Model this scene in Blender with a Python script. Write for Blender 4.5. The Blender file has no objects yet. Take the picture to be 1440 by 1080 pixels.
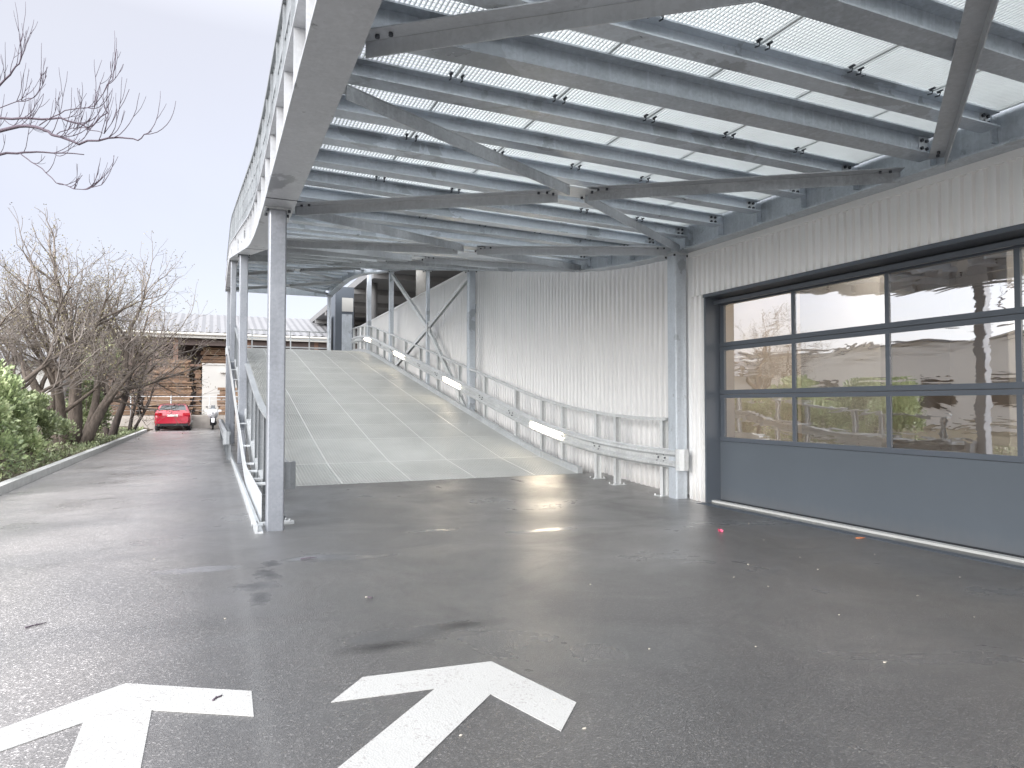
import bpy, math, random
from mathutils import Vector, Matrix, noise
random.seed(7)
S = bpy.context.scene
COL = S.collection
R = math.radians

# ------------------------------------------------------------------ helpers
class MB:
    """collects faces, then links them as ONE mesh object"""
    def __init__(s):
        s.v = []; s.f = []; s.m = []; s.sm = []
    def face(s, idx, mi=0, sm=False):
        s.f.append(idx); s.m.append(mi); s.sm.append(sm)
    def quad(s, a, b, c, d, mi=0):
        n = len(s.v); s.v += [a, b, c, d]; s.face((n, n+1, n+2, n+3), mi)
    def box(s, x0, x1, y0, y1, z0, z1, mi=0):
        n = len(s.v)
        s.v += [(x0,y0,z0),(x1,y0,z0),(x1,y1,z0),(x0,y1,z0),(x0,y0,z1),(x1,y0,z1),(x1,y1,z1),(x0,y1,z1)]
        for q in ((0,3,2,1),(4,5,6,7),(0,1,5,4),(1,2,6,5),(2,3,7,6),(3,0,4,7)):
            s.face(tuple(n+i for i in q), mi)
    def obox(s, c, ax, ay, az, mi=0):
        """oriented box: centre and three half-axis vectors"""
        n = len(s.v); c, ax, ay, az = map(Vector, (c, ax, ay, az))
        for k in (-1, 1):
            for i, j in ((-1,-1),(1,-1),(1,1),(-1,1)):
                s.v.append(tuple(c+ax*i+ay*j+az*k))
        for q in ((0,3,2,1),(4,5,6,7),(0,1,5,4),(1,2,6,5),(2,3,7,6),(3,0,4,7)):
            s.face(tuple(n+i for i in q), mi)
    def sweep(s, sec, path, mi=0, sm=False, caps=True, horiz=True):
        """closed section [(side, up)] carried along a path; side is horizontal"""
        P = [Vector(p) for p in path]; n0 = len(s.v); k = len(sec)
        for i, p in enumerate(P):
            t = (P[min(i+1, len(P)-1)]-P[max(i-1, 0)]).normalized()
            side = t.cross(Vector((0, 0, 1)))
            side = side.normalized() if side.length > 1e-4 else Vector((1, 0, 0))
            up = Vector((0, 0, 1)) if horiz else side.cross(t).normalized()
            for a, b in sec:
                s.v.append(tuple(p+side*a+up*b))
        for i in range(len(P)-1):
            for j in range(k):
                a = n0+i*k+j; b = n0+i*k+(j+1) % k
                s.face((a, b, b+k, a+k), mi, sm)
        if caps:
            s.face(tuple(n0+j for j in range(k))[::-1], mi)
            s.face(tuple(n0+(len(P)-1)*k+j for j in range(k)), mi)
    def tube(s, pts, rad, sides=6, mi=0, sm=True, caps=True):
        P = [Vector(p) for p in pts]; n0 = len(s.v)
        if not hasattr(rad, '__len__'): rad = [rad]*len(P)
        t = (P[1]-P[0]).normalized()
        u = t.orthogonal().normalized()
        for i, p in enumerate(P):
            t = (P[min(i+1, len(P)-1)]-P[max(i-1, 0)]).normalized()
            u = (u-t*u.dot(t)).normalized(); w = t.cross(u)
            for j in range(sides):
                a = 2*math.pi*j/sides
                s.v.append(tuple(p+(u*math.cos(a)+w*math.sin(a))*rad[i]))
        for i in range(len(P)-1):
            for j in range(sides):
                a = n0+i*sides+j; b = n0+i*sides+(j+1) % sides
                s.face((a, b, b+sides, a+sides), mi, sm)
        if caps:
            s.face(tuple(n0+j for j in range(sides))[::-1], mi)
            s.face(tuple(n0+(len(P)-1)*sides+j for j in range(sides)), mi)
    def prism(s, poly, z0, z1, mi=0):
        n = len(s.v); k = len(poly)
        s.v += [(x, y, z0) for x, y in poly]+[(x, y, z1) for x, y in poly]
        s.face(tuple(range(n, n+k))[::-1], mi); s.face(tuple(range(n+k, n+2*k)), mi)
        for i in range(k):
            j = (i+1) % k; s.face((n+i, n+j, n+k+j, n+k+i), mi)
    def ibeam(s, a, b, h, w, tf=.014, tw=.01, mi=0):
        sec = [(-w/2,0),(w/2,0),(w/2,tf),(tw/2,tf),(tw/2,h-tf),(w/2,h-tf),(w/2,h),(-w/2,h),(-w/2,h-tf),(-tw/2,h-tf),(-tw/2,tf),(-w/2,tf)]
        s.sweep(sec, [a, b], mi)
    def build(s, name, mats, parent=None):
        if not isinstance(mats, (list, tuple)): mats = [mats]
        off = wloc(parent)
        me = bpy.data.meshes.new(name)
        me.from_pydata([(x-off[0], y-off[1], z-off[2]) for x, y, z in s.v], [], s.f)
        me.polygons.foreach_set('material_index', s.m)
        me.polygons.foreach_set('use_smooth', s.sm)
        for m in mats: me.materials.append(m)
        me.update()
        o = bpy.data.objects.new(name, me); COL.objects.link(o)
        if parent: o.parent = parent
        return o

def wloc(o):
    v = Vector((0, 0, 0))
    while o is not None: v += o.location; o = o.parent
    return v
def tag(o, label=None, cat=None, group=None, kind=None):
    if label: o['label'] = label
    if cat: o['category'] = cat
    if group: o['group'] = group
    if kind: o['kind'] = kind
    return o
def thing(name, label, cat, loc=(0, 0, 0), group=None):
    o = bpy.data.objects.new(name, None); COL.objects.link(o); o.location = loc
    o.empty_display_size = .2
    return tag(o, label, cat, group)
def structure(o): o['kind'] = 'structure'; return o
def dup(o, loc, parent=None, rot=None, scl=None, name=None):
    c = o.copy(); COL.objects.link(c); c.parent = parent; c.location = loc
    if rot is not None: c.rotation_euler = rot
    if scl is not None: c.scale = scl
    return c

# ------------------------------------------------------------------ materials
def mat(name):
    m = bpy.data.materials.new(name); m.use_nodes = True
    nt = m.node_tree; b = nt.nodes['Principled BSDF']
    return m, nt, b
def N(nt, t, **kw):
    n = nt.nodes.new(t)
    for k, v in kw.items():
        if k in n.inputs: n.inputs[k].default_value = v
        else: setattr(n, k, v)
    return n
def ramp(nt, src, stops):
    r = nt.nodes.new('ShaderNodeValToRGB')
    while len(r.color_ramp.elements) < len(stops): r.color_ramp.elements.new(.5)
    for e, (p, c) in zip(r.color_ramp.elements, stops):
        e.position = p; e.color = (c, c, c, 1) if not hasattr(c, '__len__') else (*c, 1)
    nt.links.new(src, r.inputs[0]); return r.outputs[0]
def noise_n(nt, vec, scale, detail=3, rough=.5, dist=0.):
    n = N(nt, 'ShaderNodeTexNoise', Scale=scale, Detail=detail, Roughness=rough, Distortion=dist)
    if vec is not None: nt.links.new(vec, n.inputs['Vector'])
    return n.outputs[0]
def mixc(nt, fac, a, b, bt='MIX'):
    m = nt.nodes.new('ShaderNodeMix'); m.data_type = 'RGBA'; m.blend_type = bt
    for i, v in ((0, fac), (6, a), (7, b)):
        if hasattr(v, 'type') or hasattr(v, 'is_linked'): nt.links.new(v, m.inputs[i])
        elif i == 0: m.inputs[0].default_value = v
        else: m.inputs[i].default_value = (*v, 1) if len(v) == 3 else v
    return m.outputs[2]
def math_n(nt, op, a, b=0., clamp=False):
    m = nt.nodes.new('ShaderNodeMath'); m.operation = op; m.use_clamp = clamp
    for i, v in ((0, a), (1, b)):
        if hasattr(v, 'is_linked'): nt.links.new(v, m.inputs[i])
        else: m.inputs[i].default_value = v
    return m.outputs[0]
def bump(nt, b, h, dist=.01, strength=1.):
    bn = N(nt, 'ShaderNodeBump', Distance=dist)
    nt.links.new(h, bn.inputs['Height'])
    if hasattr(strength, 'is_linked'): nt.links.new(strength, bn.inputs['Strength'])
    else: bn.inputs['Strength'].default_value = strength
    nt.links.new(bn.outputs[0], b.inputs['Normal'])
def objpos(nt, sc=(1, 1, 1)):
    g = nt.nodes.new('ShaderNodeNewGeometry'); mp = nt.nodes.new('ShaderNodeMapping')
    mp.inputs['Scale'].default_value = sc
    nt.links.new(g.outputs['Position'], mp.inputs['Vector']); return mp.outputs[0]

def plain(name, col, rough=.6, metal=0., var=.15, scale=6, bmp=0., spec=.5):
    m, nt, b = mat(name)
    p = objpos(nt)
    f = noise_n(nt, p, scale, 5, .6)
    c = mixc(nt, f, tuple(x*(1-var) for x in col), tuple(min(1, x*(1+var)) for x in col))
    nt.links.new(c, b.inputs['Base Color'])
    b.inputs['Roughness'].default_value = rough; b.inputs['Metallic'].default_value = metal
    b.inputs['Specular IOR Level'].default_value = spec
    if bmp: bump(nt, b, noise_n(nt, p, scale*8, 4), .005, bmp)
    return m

def galvanised(name, col, rough=.42, metal=.55, wet=.5):
    m, nt, b = mat(name)
    p = objpos(nt)
    v = N(nt, 'ShaderNodeTexVoronoi', Scale=38.)
    nt.links.new(p, v.inputs['Vector'])
    sp = nt.nodes.new('ShaderNodeSeparateColor'); nt.links.new(v.outputs['Color'], sp.inputs[0])
    sp = sp.outputs[0]
    big = noise_n(nt, p, 1.7, 6, .62)
    oi = nt.nodes.new('ShaderNodeObjectInfo')
    # spangle + batch differences from piece to piece
    f = math_n(nt, 'ADD', math_n(nt, 'MULTIPLY', sp, .13), math_n(nt, 'MULTIPLY', big, .62))
    f = math_n(nt, 'ADD', f, math_n(nt, 'MULTIPLY', oi.outputs['Random'], .35))
    c = ramp(nt, f, [(.25, tuple(x*.66 for x in col)), (.6, col), (1., tuple(min(1, x*1.28) for x in col))])
    # drip marks running down
    pd = objpos(nt, (9, 9, .9))
    drip = ramp(nt, noise_n(nt, pd, 1.6, 4, .6), [(.52, 0.), (.7, 1.)])
    c = mixc(nt, math_n(nt, 'MULTIPLY', drip, .3), c, tuple(min(1, x*1.35) for x in col))
    # damp patches with hard outlines
    w = ramp(nt, noise_n(nt, p, 1.15, 7, .6, .4), [(.585, 0.), (.6, 1.)])
    w = math_n(nt, 'MULTIPLY', w, wet)
    c = mixc(nt, w, c, tuple(x*.42 for x in col))
    nt.links.new(c, b.inputs['Base Color'])
    b.inputs['Metallic'].default_value = metal
    rr = math_n(nt, 'ADD', math_n(nt, 'MULTIPLY', big, .25), rough-.12)
    rr = math_n(nt, 'SUBTRACT', rr, math_n(nt, 'MULTIPLY', w, .2))
    nt.links.new(rr, b.inputs['Roughness'])
    bump(nt, b, noise_n(nt, p, 60, 3), .001, .3)
    return m

M = {}
M['galv'] = galvanised('galvanised_steel', (.51, .55, .595), .4, .45)
M['galv_light'] = galvanised('bright_galvanised_steel', (.50, .52, .535), .4, .3, .1)
M['rail_out'] = galvanised('darkened_rail_steel', (.27, .285, .30), .45, .3, .1)  # rail steel toned darker to offset the strong light on the open side
M['rail_in'] = galvanised('lightened_rail_steel', (.56, .575, .58), .4, .3, .06)  # same rail steel toned lighter to offset the shade under the deck
M['girder'] = galvanised('darkened_girder_steel', (.47, .48, .50), .42, .5, .7)  # left girder: damp stains; base darkened to offset light on its outer web
M['brace'] = galvanised('brace_steel', (.45, .47, .495), .42, .45, .3)
M['column'] = galvanised('darkened_column_steel', (.25, .265, .295), .4, .35, .12)  # left columns: galvanised tone darkened to offset the strong open light
M['grating'] = plain('grating_steel', (.60, .63, .63), .45, .3, .12, 3)
M['ramp_grating'] = plain('ramp_grating_steel', (.40, .41, .405), .42, .25, .2, .9)
M['ramp_frame'] = plain('ramp_frame_steel', (.52, .53, .52), .4, .2, .1, 3)
M['bolt'] = plain('dark_bolt', (.05, .055, .065), .5, .3)
M['clad'] = plain('aluminium_cladding', (.80, .80, .80), .32, .3, .05, 1.3)
M['anthracite'] = plain('anthracite_paint', (.075, .088, .108), .38, 0., .12, 1.5)
M['anthracite_panel'] = plain('anthracite_panel', (.085, .10, .118), .34, 0., .1, 1.2)
def splash(m, col, h, amt):
    nt = m.node_tree; b = nt.nodes['Principled BSDF']; src = b.inputs['Base Color'].links[0].from_socket
    p = objpos(nt); sx = nt.nodes.new('ShaderNodeSeparateXYZ'); nt.links.new(p, sx.inputs[0])
    n = noise_n(nt, objpos(nt, (6, 6, 2.2)), 2., 7, .7)
    f = math_n(nt, 'SUBTRACT', 1., math_n(nt, 'DIVIDE', sx.outputs[2], h), True)
    f = math_n(nt, 'MULTIPLY', ramp(nt, math_n(nt, 'ADD', math_n(nt, 'MULTIPLY', f, .6), math_n(nt, 'MULTIPLY', n, .6)), [(.45, 0.), (.9, 1.)]), amt)
    nt.links.new(mixc(nt, f, src, col), b.inputs['Base Color'])
splash(M['anthracite_panel'], (.16, .15, .145), .3, .25)
splash(M['clad'], (.40, .38, .35), .5, .4)
M['seal'] = plain('black_rubber', (.02, .022, .026), .5)
M['concrete'] = plain('concrete', (.40, .39, .37), .85, 0., .3, 3, .3)
M['rough_concrete'] = plain('rough_concrete', (.36, .33, .30), .9, 0., .45, 2.2, .5)
M['kerb'] = plain('kerb_stone', (.45, .45, .44), .8, 0., .25, 5, .3)
M['beige'] = plain('beige_plaster', (.58, .53, .47), .8, 0., .08, 1)
M['block'] = plain('brown_beige_render', (.74, .71, .66), .8, 0., .15, .4)
M['beige_dark'] = plain('brown_panel', (.33, .21, .13), .6, 0., .2, 2)
M['floor_in'] = plain('interior_floor', (.3, .27, .23), .3, 0., .1, 2)
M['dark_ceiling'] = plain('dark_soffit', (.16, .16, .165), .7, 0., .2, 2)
M['white_wall'] = plain('white_render', (.42, .415, .40), .8, 0., .08, 1)
M['roof'] = plain('pale_roof_sheet', (.19, .19, .2), .6, 0., .18, 1.4)
M['shed_dark'] = plain('shed_dark_boards', (.11, .085, .08), .8, 0., .3, 2)
M['timber_post'] = plain('timber_post', (.20, .12, .09), .8, 0., .2, 3)
M['black'] = plain('black_plastic', (.015, .015, .017), .5)
M['tyre'] = plain('tyre_rubber', (.02, .02, .022), .85)
M['chrome'] = plain('wheel_alloy', (.5, .5, .52), .3, .8)
M['white_paint'] = plain('white_fairing', (.78, .78, .80), .25)
M['plate'] = plain('number_plate', (.75, .75, .72), .4)
M['twig_dark'] = plain('dark_bark_twigs', (.085, .065, .085), .9, 0., .3, 9)
M['leaf_litter'] = plain('dry_leaf', (.45, .34, .24), .7, 0., .3, 40)
M['petal'] = plain('pale_petal', (.42, .39, .34), .6)
M['pink'] = plain('pink_petals', (.80, .16, .28), .55, 0., .3, 60)
M['orange'] = plain('orange_leaf', (.62, .22, .10), .6, 0., .2, 60)

def m_red():
    m, nt, b = mat('red_car_paint')
    b.inputs['Base Color'].default_value = (.36, .008, .028, 1)
    b.inputs['Roughness'].default_value = .25; b.inputs['Coat Weight'].default_value = 1.
    b.inputs['Coat Roughness'].default_value = .05
    return m
M['red'] = m_red()
def m_tail():
    m, nt, b = mat('tail_light_red')
    b.inputs['Base Color'].default_value = (.35, .0, .01, 1); b.inputs['Roughness'].default_value = .1
    return m
M['tail'] = m_tail()
def m_darkglass():
    m, nt, b = mat('car_glass')
    b.inputs['Base Color'].default_value = (.02, .025, .03, 1); b.inputs['Roughness'].default_value = .05
    b.inputs['Specular IOR Level'].default_value = 1.
    return m
M['carglass'] = m_darkglass()

def m_glass():
    m = bpy.data.materials.new('door_glazing'); m.use_nodes = True
    nt = m.node_tree; nt.nodes.clear()
    out = nt.nodes.new('ShaderNodeOutputMaterial')
    tr = N(nt, 'ShaderNodeBsdfTransparent'); tr.inputs[0].default_value = (.92, .89, .85, 1)
    gl = N(nt, 'ShaderNodeBsdfAnisotropic' if False else 'ShaderNodeBsdfGlossy', Roughness=.015)
    gl.inputs[0].default_value = (.95, .95, .97, 1)
    p = objpos(nt, (1, .55, 2.6))
    h = noise_n(nt, p, 1.5, 3, .5, .8)
    bn = N(nt, 'ShaderNodeBump', Distance=.02, Strength=.09)
    nt.links.new(h, bn.inputs['Height']); nt.links.new(bn.outputs[0], gl.inputs['Normal'])
    lw = N(nt, 'ShaderNodeFresnel', IOR=1.6)
    f = math_n(nt, 'ADD', math_n(nt, 'MULTIPLY', lw.outputs[0], 1.3), .40, True)
    mx = nt.nodes.new('ShaderNodeMixShader')
    nt.links.new(f, mx.inputs[0]); nt.links.new(tr.outputs[0], mx.inputs[1]); nt.links.new(gl.outputs[0], mx.inputs[2])
    nt.links.new(mx.outputs[0], out.inputs[0])
    return m
M['glass'] = m_glass()
def emit(name, col, st):
    m = bpy.data.materials.new(name); m.use_nodes = True
    nt = m.node_tree; nt.nodes.clear()
    out = nt.nodes.new('ShaderNodeOutputMaterial'); e = N(nt, 'ShaderNodeEmission', Strength=st)
    e.inputs[0].default_value = (*col, 1); nt.links.new(e.outputs[0], out.inputs[0]); return m
M['lamp'] = emit('warm_led_tube', (1., .84, .62), 24.)
M['room_fill'] = emit('room_fill_glow', (1., .90, .78), 15.)  # glow of unseen panels added to brighten the room behind the door

PUDDLES = [(-.1, 6.95, .5, .2), (.95, 7.05, .38, .13), (1.3, 6.9, .5, .1),
           (3.6, 7.5, .5, .12), (2.4, 8.0, .5, .12), (1.2, 4.5, .6, .2)]
def m_asphalt():
    m, nt, b = mat('wet_asphalt')
    p = objpos(nt)
    fine = N(nt, 'ShaderNodeTexVoronoi', Scale=125.); nt.links.new(p, fine.inputs['Vector'])
    sc = nt.nodes.new('ShaderNodeSeparateColor'); nt.links.new(fine.outputs['Color'], sc.inputs[0])
    grit = noise_n(nt, p, 140, 4, .7)
    stone = ramp(nt, sc.outputs[0], [(0., .018), (.55, .038), (.88, .085), (1., .24)])
    big = noise_n(nt, p, .45, 6, .6, .6)
    c = mixc(nt, grit, stone, (.045, .044, .044))
    c = mixc(nt, 1., c, ramp(nt, big, [(.25, (.68, .68, .70)), (.75, (1.45, 1.38, 1.34))]), 'MULTIPLY')
    sx = nt.nodes.new('ShaderNodeSeparateXYZ'); nt.links.new(p, sx.inputs[0])
    wob = math_n(nt, 'MULTIPLY', math_n(nt, 'SUBTRACT', noise_n(nt, p, 7, 3), .5), .05)
    xx = math_n(nt, 'ADD', sx.outputs[0], wob)
    left = ramp(nt, math_n(nt, 'ADD', xx, 1.), [(.1, 1.), (1.0, 0.)])
    # lane asphalt: own slightly paler tone plus sky reflection painted in as colour
    c = mixc(nt, math_n(nt, 'MULTIPLY', left, .8), c, mixc(nt, 1., c, (4.9, 4.82, 4.82), 'MULTIPLY'))
    seam = ramp(nt, math_n(nt, 'ABSOLUTE', math_n(nt, 'SUBTRACT', xx, .24)), [(.02, 1.), (.07, 0.)])
    c = mixc(nt, math_n(nt, 'MULTIPLY', seam, .1), c, (.22, .22, .22))
    nt.links.new(c, b.inputs['Base Color'])
    # wet patches; the dark reflection of column and girder is painted in as colour
    wn = math_n(nt, 'MULTIPLY', math_n(nt, 'SUBTRACT', noise_n(nt, p, 6.5, 5, .66), .5), 3.)
    wt = None
    for cx, cy, rx, ry in [(.53, 6.95, .10, .16), (.47, 6.55, .12, .26), (.34, 6.15, .20, .15), (.36, 5.75, .10, .22)]:
        a = math_n(nt, 'DIVIDE', math_n(nt, 'SUBTRACT', sx.outputs[0], cx), rx)
        q = math_n(nt, 'DIVIDE', math_n(nt, 'SUBTRACT', sx.outputs[1], cy), ry)
        d = math_n(nt, 'SQRT', math_n(nt, 'ADD', math_n(nt, 'MULTIPLY', a, a), math_n(nt, 'MULTIPLY', q, q)))
        e = math_n(nt, 'ADD', math_n(nt, 'SUBTRACT', 1.15, d), wn, True)
        wt = e if wt is None else math_n(nt, 'MAXIMUM', wt, e)
    wm = ramp(nt, wt, [(.1, 0.), (1., 1.)])
    c = mixc(nt, math_n(nt, 'MULTIPLY', wm, .85), c, (.012, .012, .013))
    nt.links.new(c, b.inputs['Base Color'])
    # soft dark smudges
    sm = None
    for cx, cy, rx, ry in [(1.0, 4.32, .38, .12), (1.6, 4.52, .32, .12), (5.3, 2.3, 1.3, .4)]:
        a = math_n(nt, 'DIVIDE', math_n(nt, 'SUBTRACT', sx.outputs[0], cx), rx)
        q = math_n(nt, 'DIVIDE', math_n(nt, 'SUBTRACT', sx.outputs[1], cy), ry)
        d = math_n(nt, 'SQRT', math_n(nt, 'ADD', math_n(nt, 'MULTIPLY', a, a), math_n(nt, 'MULTIPLY', q, q)))
        e = math_n(nt, 'ADD', math_n(nt, 'SUBTRACT', 1., d), math_n(nt, 'MULTIPLY', wn, .2), True)
        sm = e if sm is None else math_n(nt, 'MAXIMUM', sm, e)
    sm = math_n(nt, 'MULTIPLY', sm, 1.0, True)
    c = mixc(nt, math_n(nt, 'MULTIPLY', sm, .8), c, (.016, .016, .017))
    nt.links.new(c, b.inputs['Base Color'])
    # film of water
    pn = noise_n(nt, p, 2.6, 5, .65)
    dist = math_n(nt, 'MULTIPLY', math_n(nt, 'SUBTRACT', pn, .5), 1.5)
    tot = None
    for cx, cy, rx, ry in PUDDLES:
        a = math_n(nt, 'DIVIDE', math_n(nt, 'SUBTRACT', sx.outputs[0], cx), rx)
        q = math_n(nt, 'DIVIDE', math_n(nt, 'SUBTRACT', sx.outputs[1], cy), ry)
        d = math_n(nt, 'SQRT', math_n(nt, 'ADD', math_n(nt, 'MULTIPLY', a, a), math_n(nt, 'MULTIPLY', q, q)))
        e = math_n(nt, 'ADD', math_n(nt, 'SUBTRACT', 1., d), dist, True)
        tot = e if tot is None else math_n(nt, 'MAXIMUM', tot, e)
    pud = ramp(nt, tot, [(.0, 0.), (.5, 1.)])
    damp = ramp(nt, noise_n(nt, p, .8, 6, .6, .5), [(.38, 0.), (.66, 1.)])
    rg = math_n(nt, 'SUBTRACT', .46, math_n(nt, 'MULTIPLY', damp, .14))
    nt.links.new(rg, b.inputs['Roughness'])
    nt.links.new(math_n(nt, 'SUBTRACT', .8, math_n(nt, 'MULTIPLY', math_n(nt, 'MAXIMUM', wm, sm), .7)), b.inputs['Specular IOR Level'])
    # the water film on top
    b.inputs['Coat IOR'].default_value = 1.9
    cw = math_n(nt, 'ADD', .5, math_n(nt, 'MULTIPLY', damp, .4)); cw = math_n(nt, 'MAXIMUM', cw, pud)
    cw = math_n(nt, 'SUBTRACT', cw, math_n(nt, 'MULTIPLY', sm, .45), True)
    nt.links.new(cw, b.inputs['Coat Weight'])
    cr = math_n(nt, 'SUBTRACT', .36, math_n(nt, 'MULTIPLY', damp, .10))
    cr = math_n(nt, 'SUBTRACT', cr, math_n(nt, 'MULTIPLY', pud, .11))
    cr = math_n(nt, 'SUBTRACT', cr, math_n(nt, 'MULTIPLY', wm, .22))
    nt.links.new(math_n(nt, 'MAXIMUM', cr, .05), b.inputs['Coat Roughness'])
    h = math_n(nt, 'ADD', math_n(nt, 'MULTIPLY', fine.outputs['Distance'], .8), grit)
    st = math_n(nt, 'SUBTRACT', .42, math_n(nt, 'MULTIPLY', pud, .35))
    st = math_n(nt, 'SUBTRACT', st, math_n(nt, 'MULTIPLY', damp, .12))
    bump(nt, b, h, .006, math_n(nt, 'MAXIMUM', st, .04))
    cb = N(nt, 'ShaderNodeBump', Distance=.0034); nt.links.new(h, cb.inputs['Height'])
    nt.links.new(math_n(nt, 'MAXIMUM', math_n(nt, 'MULTIPLY', st, 1.5), .05), cb.inputs['Strength'])
    nt.links.new(cb.outputs[0], b.inputs['Coat Normal'])
    return m
M['asphalt'] = m_asphalt()
def m_road_paint():
    m, nt, b = mat('road_marking_paint')
    p = objpos(nt)
    v = N(nt, 'ShaderNodeTexVoronoi', Scale=95.); nt.links.new(p, v.inputs['Vector'])
    g = noise_n(nt, p, 60, 5, .7)
    worn = ramp(nt, math_n(nt, 'ADD', g, math_n(nt, 'MULTIPLY', noise_n(nt, p, 5, 4, .6), .35)), [(.735, 0.), (.83, 1.)])
    big = noise_n(nt, p, 2.5, 4, .6)
    c = mixc(nt, big, (.345, .345, .34), (.42, .42, .415))
    c = mixc(nt, math_n(nt, 'MULTIPLY', worn, .5), c, (.16, .135, .13))
    nt.links.new(c, b.inputs['Base Color']); b.inputs['Roughness'].default_value = .5
    bump(nt, b, v.outputs['Distance'], .004, .35)
    return m
M['road_paint'] = m_road_paint()

def m_soil():
    m, nt, b = mat('soil')
    p = objpos(nt)
    c = ramp(nt, noise_n(nt, p, 5, 8, .7), [(.3, (.035, .028, .02)), (.55, (.09, .075, .045)), (.75, (.09, .11, .04))])
    nt.links.new(c, b.inputs['Base Color']); b.inputs['Roughness'].default_value = .95
    bump(nt, b, noise_n(nt, p, 18, 6), .06, .8)
    return m
M['soil'] = m_soil()
def m_bark(name, a, c2):
    m, nt, b = mat(name)
    p = objpos(nt, (1, 1, .25))
    c = ramp(nt, noise_n(nt, p, 9, 7, .7), [(.3, a), (.7, c2)])
    nt.links.new(c, b.inputs['Base Color']); b.inputs['Roughness'].default_value = .95
    bump(nt, b, noise_n(nt, p, 22, 5), .03, .8)
    return m
M['bark'] = m_bark('bark', (.06, .048, .04), (.19, .155, .13))
M['bark_dark'] = m_bark('dark_bark', (.025, .02, .02), (.09, .07, .06))
M['twig'] = plain('twigs', (.22, .19, .17), .9, 0., .45, 2)
M['twig_red'] = plain('reddish_twigs', (.28, .225, .20), .9, 0., .35, 2)
def m_leaf(name, a, c2, c3):
    m, nt, b = mat(name)
    p = objpos(nt)
    big = noise_n(nt, p, 1.6, 3, .6); fi = noise_n(nt, p, 14, 2, .6)
    f = math_n(nt, 'ADD', math_n(nt, 'MULTIPLY', big, .55), math_n(nt, 'MULTIPLY', fi, .5))
    c = ramp(nt, f, [(.38, a), (.53, c2), (.68, c3)])
    nt.links.new(c, b.inputs['Base Color']); b.inputs['Roughness'].default_value = .35
    b.inputs['Subsurface Weight'].default_value = 0.
    return m
M['laurel'] = m_leaf('laurel_leaves', (.11, .15, .08), (.30, .37, .18), (.60, .63, .38))
M['ivy'] = m_leaf('ivy_leaves', (.11, .14, .08), (.22, .26, .13), (.38, .42, .24))
M['bud'] = m_leaf('old_seed_leaves', (.12, .09, .05), (.20, .17, .08), (.26, .24, .12))
def m_wood():
    m, nt, b = mat('stacked_timber')
    p = objpos(nt, (.6, 1, 7))
    c = ramp(nt, noise_n(nt, p, 1.7, 5, .7), [(.25, (.06, .035, .025)), (.5, (.20, .125, .08)), (.75, (.34, .26, .185))])
    nt.links.new(c, b.inputs['Base Color']); b.inputs['Roughness'].default_value = .8
    return m
M['wood'] = m_wood()

# ------------------------------------------------------------------ profiles (x across the ramp, y along it)
def rz(s):                       # running surface of the lower ramp
    if s < 9.5: return 0.
    if s < 15.2: return .017*(s-9.5)**2
    z = .017*5.7**2; m = .034*5.7
    if s < 31: return z+m*(s-15.2)
    if s < 37: return z+m*15.8+m*(s-31)-m*(s-31)**2/12
    return z+m*18.8
def uz(s):                       # rise of the upper deck
    if s < 8.5: return 0.
    if s < 13: return .02*(s-8.5)**2
    if s < 27: return .405+.18*(s-13)
    if s < 31: return .405+.18*14+.18*(s-27)-.18*(s-27)**2/8
    return .405+2.52+.36
def frange(a, b, st):
    n = max(1, int(math.ceil((b-a)/st))); return [a+(b-a)*i/n for i in range(n+1)]
YB0, YEND = -5.2, 37.6
ZG = 3.84                        # underside of the edge girders
ZT = 4.24                       # top of the cross beams

# ------------------------------------------------------------------ ground
g = MB(); g.quad((-400, -300, -.03), (500, -300, -.03), (500, 600, -.03), (-400, 600, -.03))
structure(g.build('ground', M['soil']))
g = MB(); g.quad((-3.16, -30, 0), (7.34, -30, 0), (7.34, 47.3, 0), (-3.16, 47.3, 0))
g.quad((-3.16, -30, 0), (-3.16, -70, 0), (40, -70, 0), (40, -30, 0))
structure(g.build('road', M['asphalt']))
# apron: the asphalt that climbs to the foot of the grating
a = MB()
ys = frange(9.0, 12.16, .3)
sec = [(.62, -.25), (7.24, -.25)]
for i in range(len(ys)-1):
    y0, y1 = ys[i], ys[i+1]; z0, z1 = rz(y0)+.005, rz(y1)+.005
    if i == 0: z0 = .0012
    a.quad((.62, y0, z0), (7.24, y0, z0), (7.24, y1, z1), (.62, y1, z1))
    a.quad((.62, y1, -.02), (.62, y0, -.02), (.62, y0, z0), (.62, y1, z1))
a.quad((.62, ys[-1], -.02), (.62, ys[-1], rz(12.16)+.005), (7.24, ys[-1], rz(12.16)+.005), (7.24, ys[-1], -.02))
structure(a.build('ramp_apron', M['asphalt']))
# kerb on the left
k = MB()
y = -20.
while y < 41:
    k.box(-3.34, -3.17, y+.006, y+1.994, -.2, .15); y += 2
for i, e in enumerate([0]):
    pass
structure(k.build('kerb', M['kerb']))
# verge behind the kerb
vb = MB(); nx, ny = 16, 60
base = len(vb.v)
for j in range(ny+1):
    for i in range(nx+1):
        x = -3.34-14*(i/nx)**1.4; yy = -22+68*j/ny
        z = .07+.28*noise.noise(Vector((x*.5, yy*.5, 3)))*min(1, i/3)+.05*min(i, 3)
        vb.v.append((x, yy, z))
for j in range(ny):
    for i in range(nx):
        q = base+j*(nx+1)+i; vb.face((q, q+nx+1, q+nx+2, q+1), 0, True)
structure(vb.build('verge', M['soil']))

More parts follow.
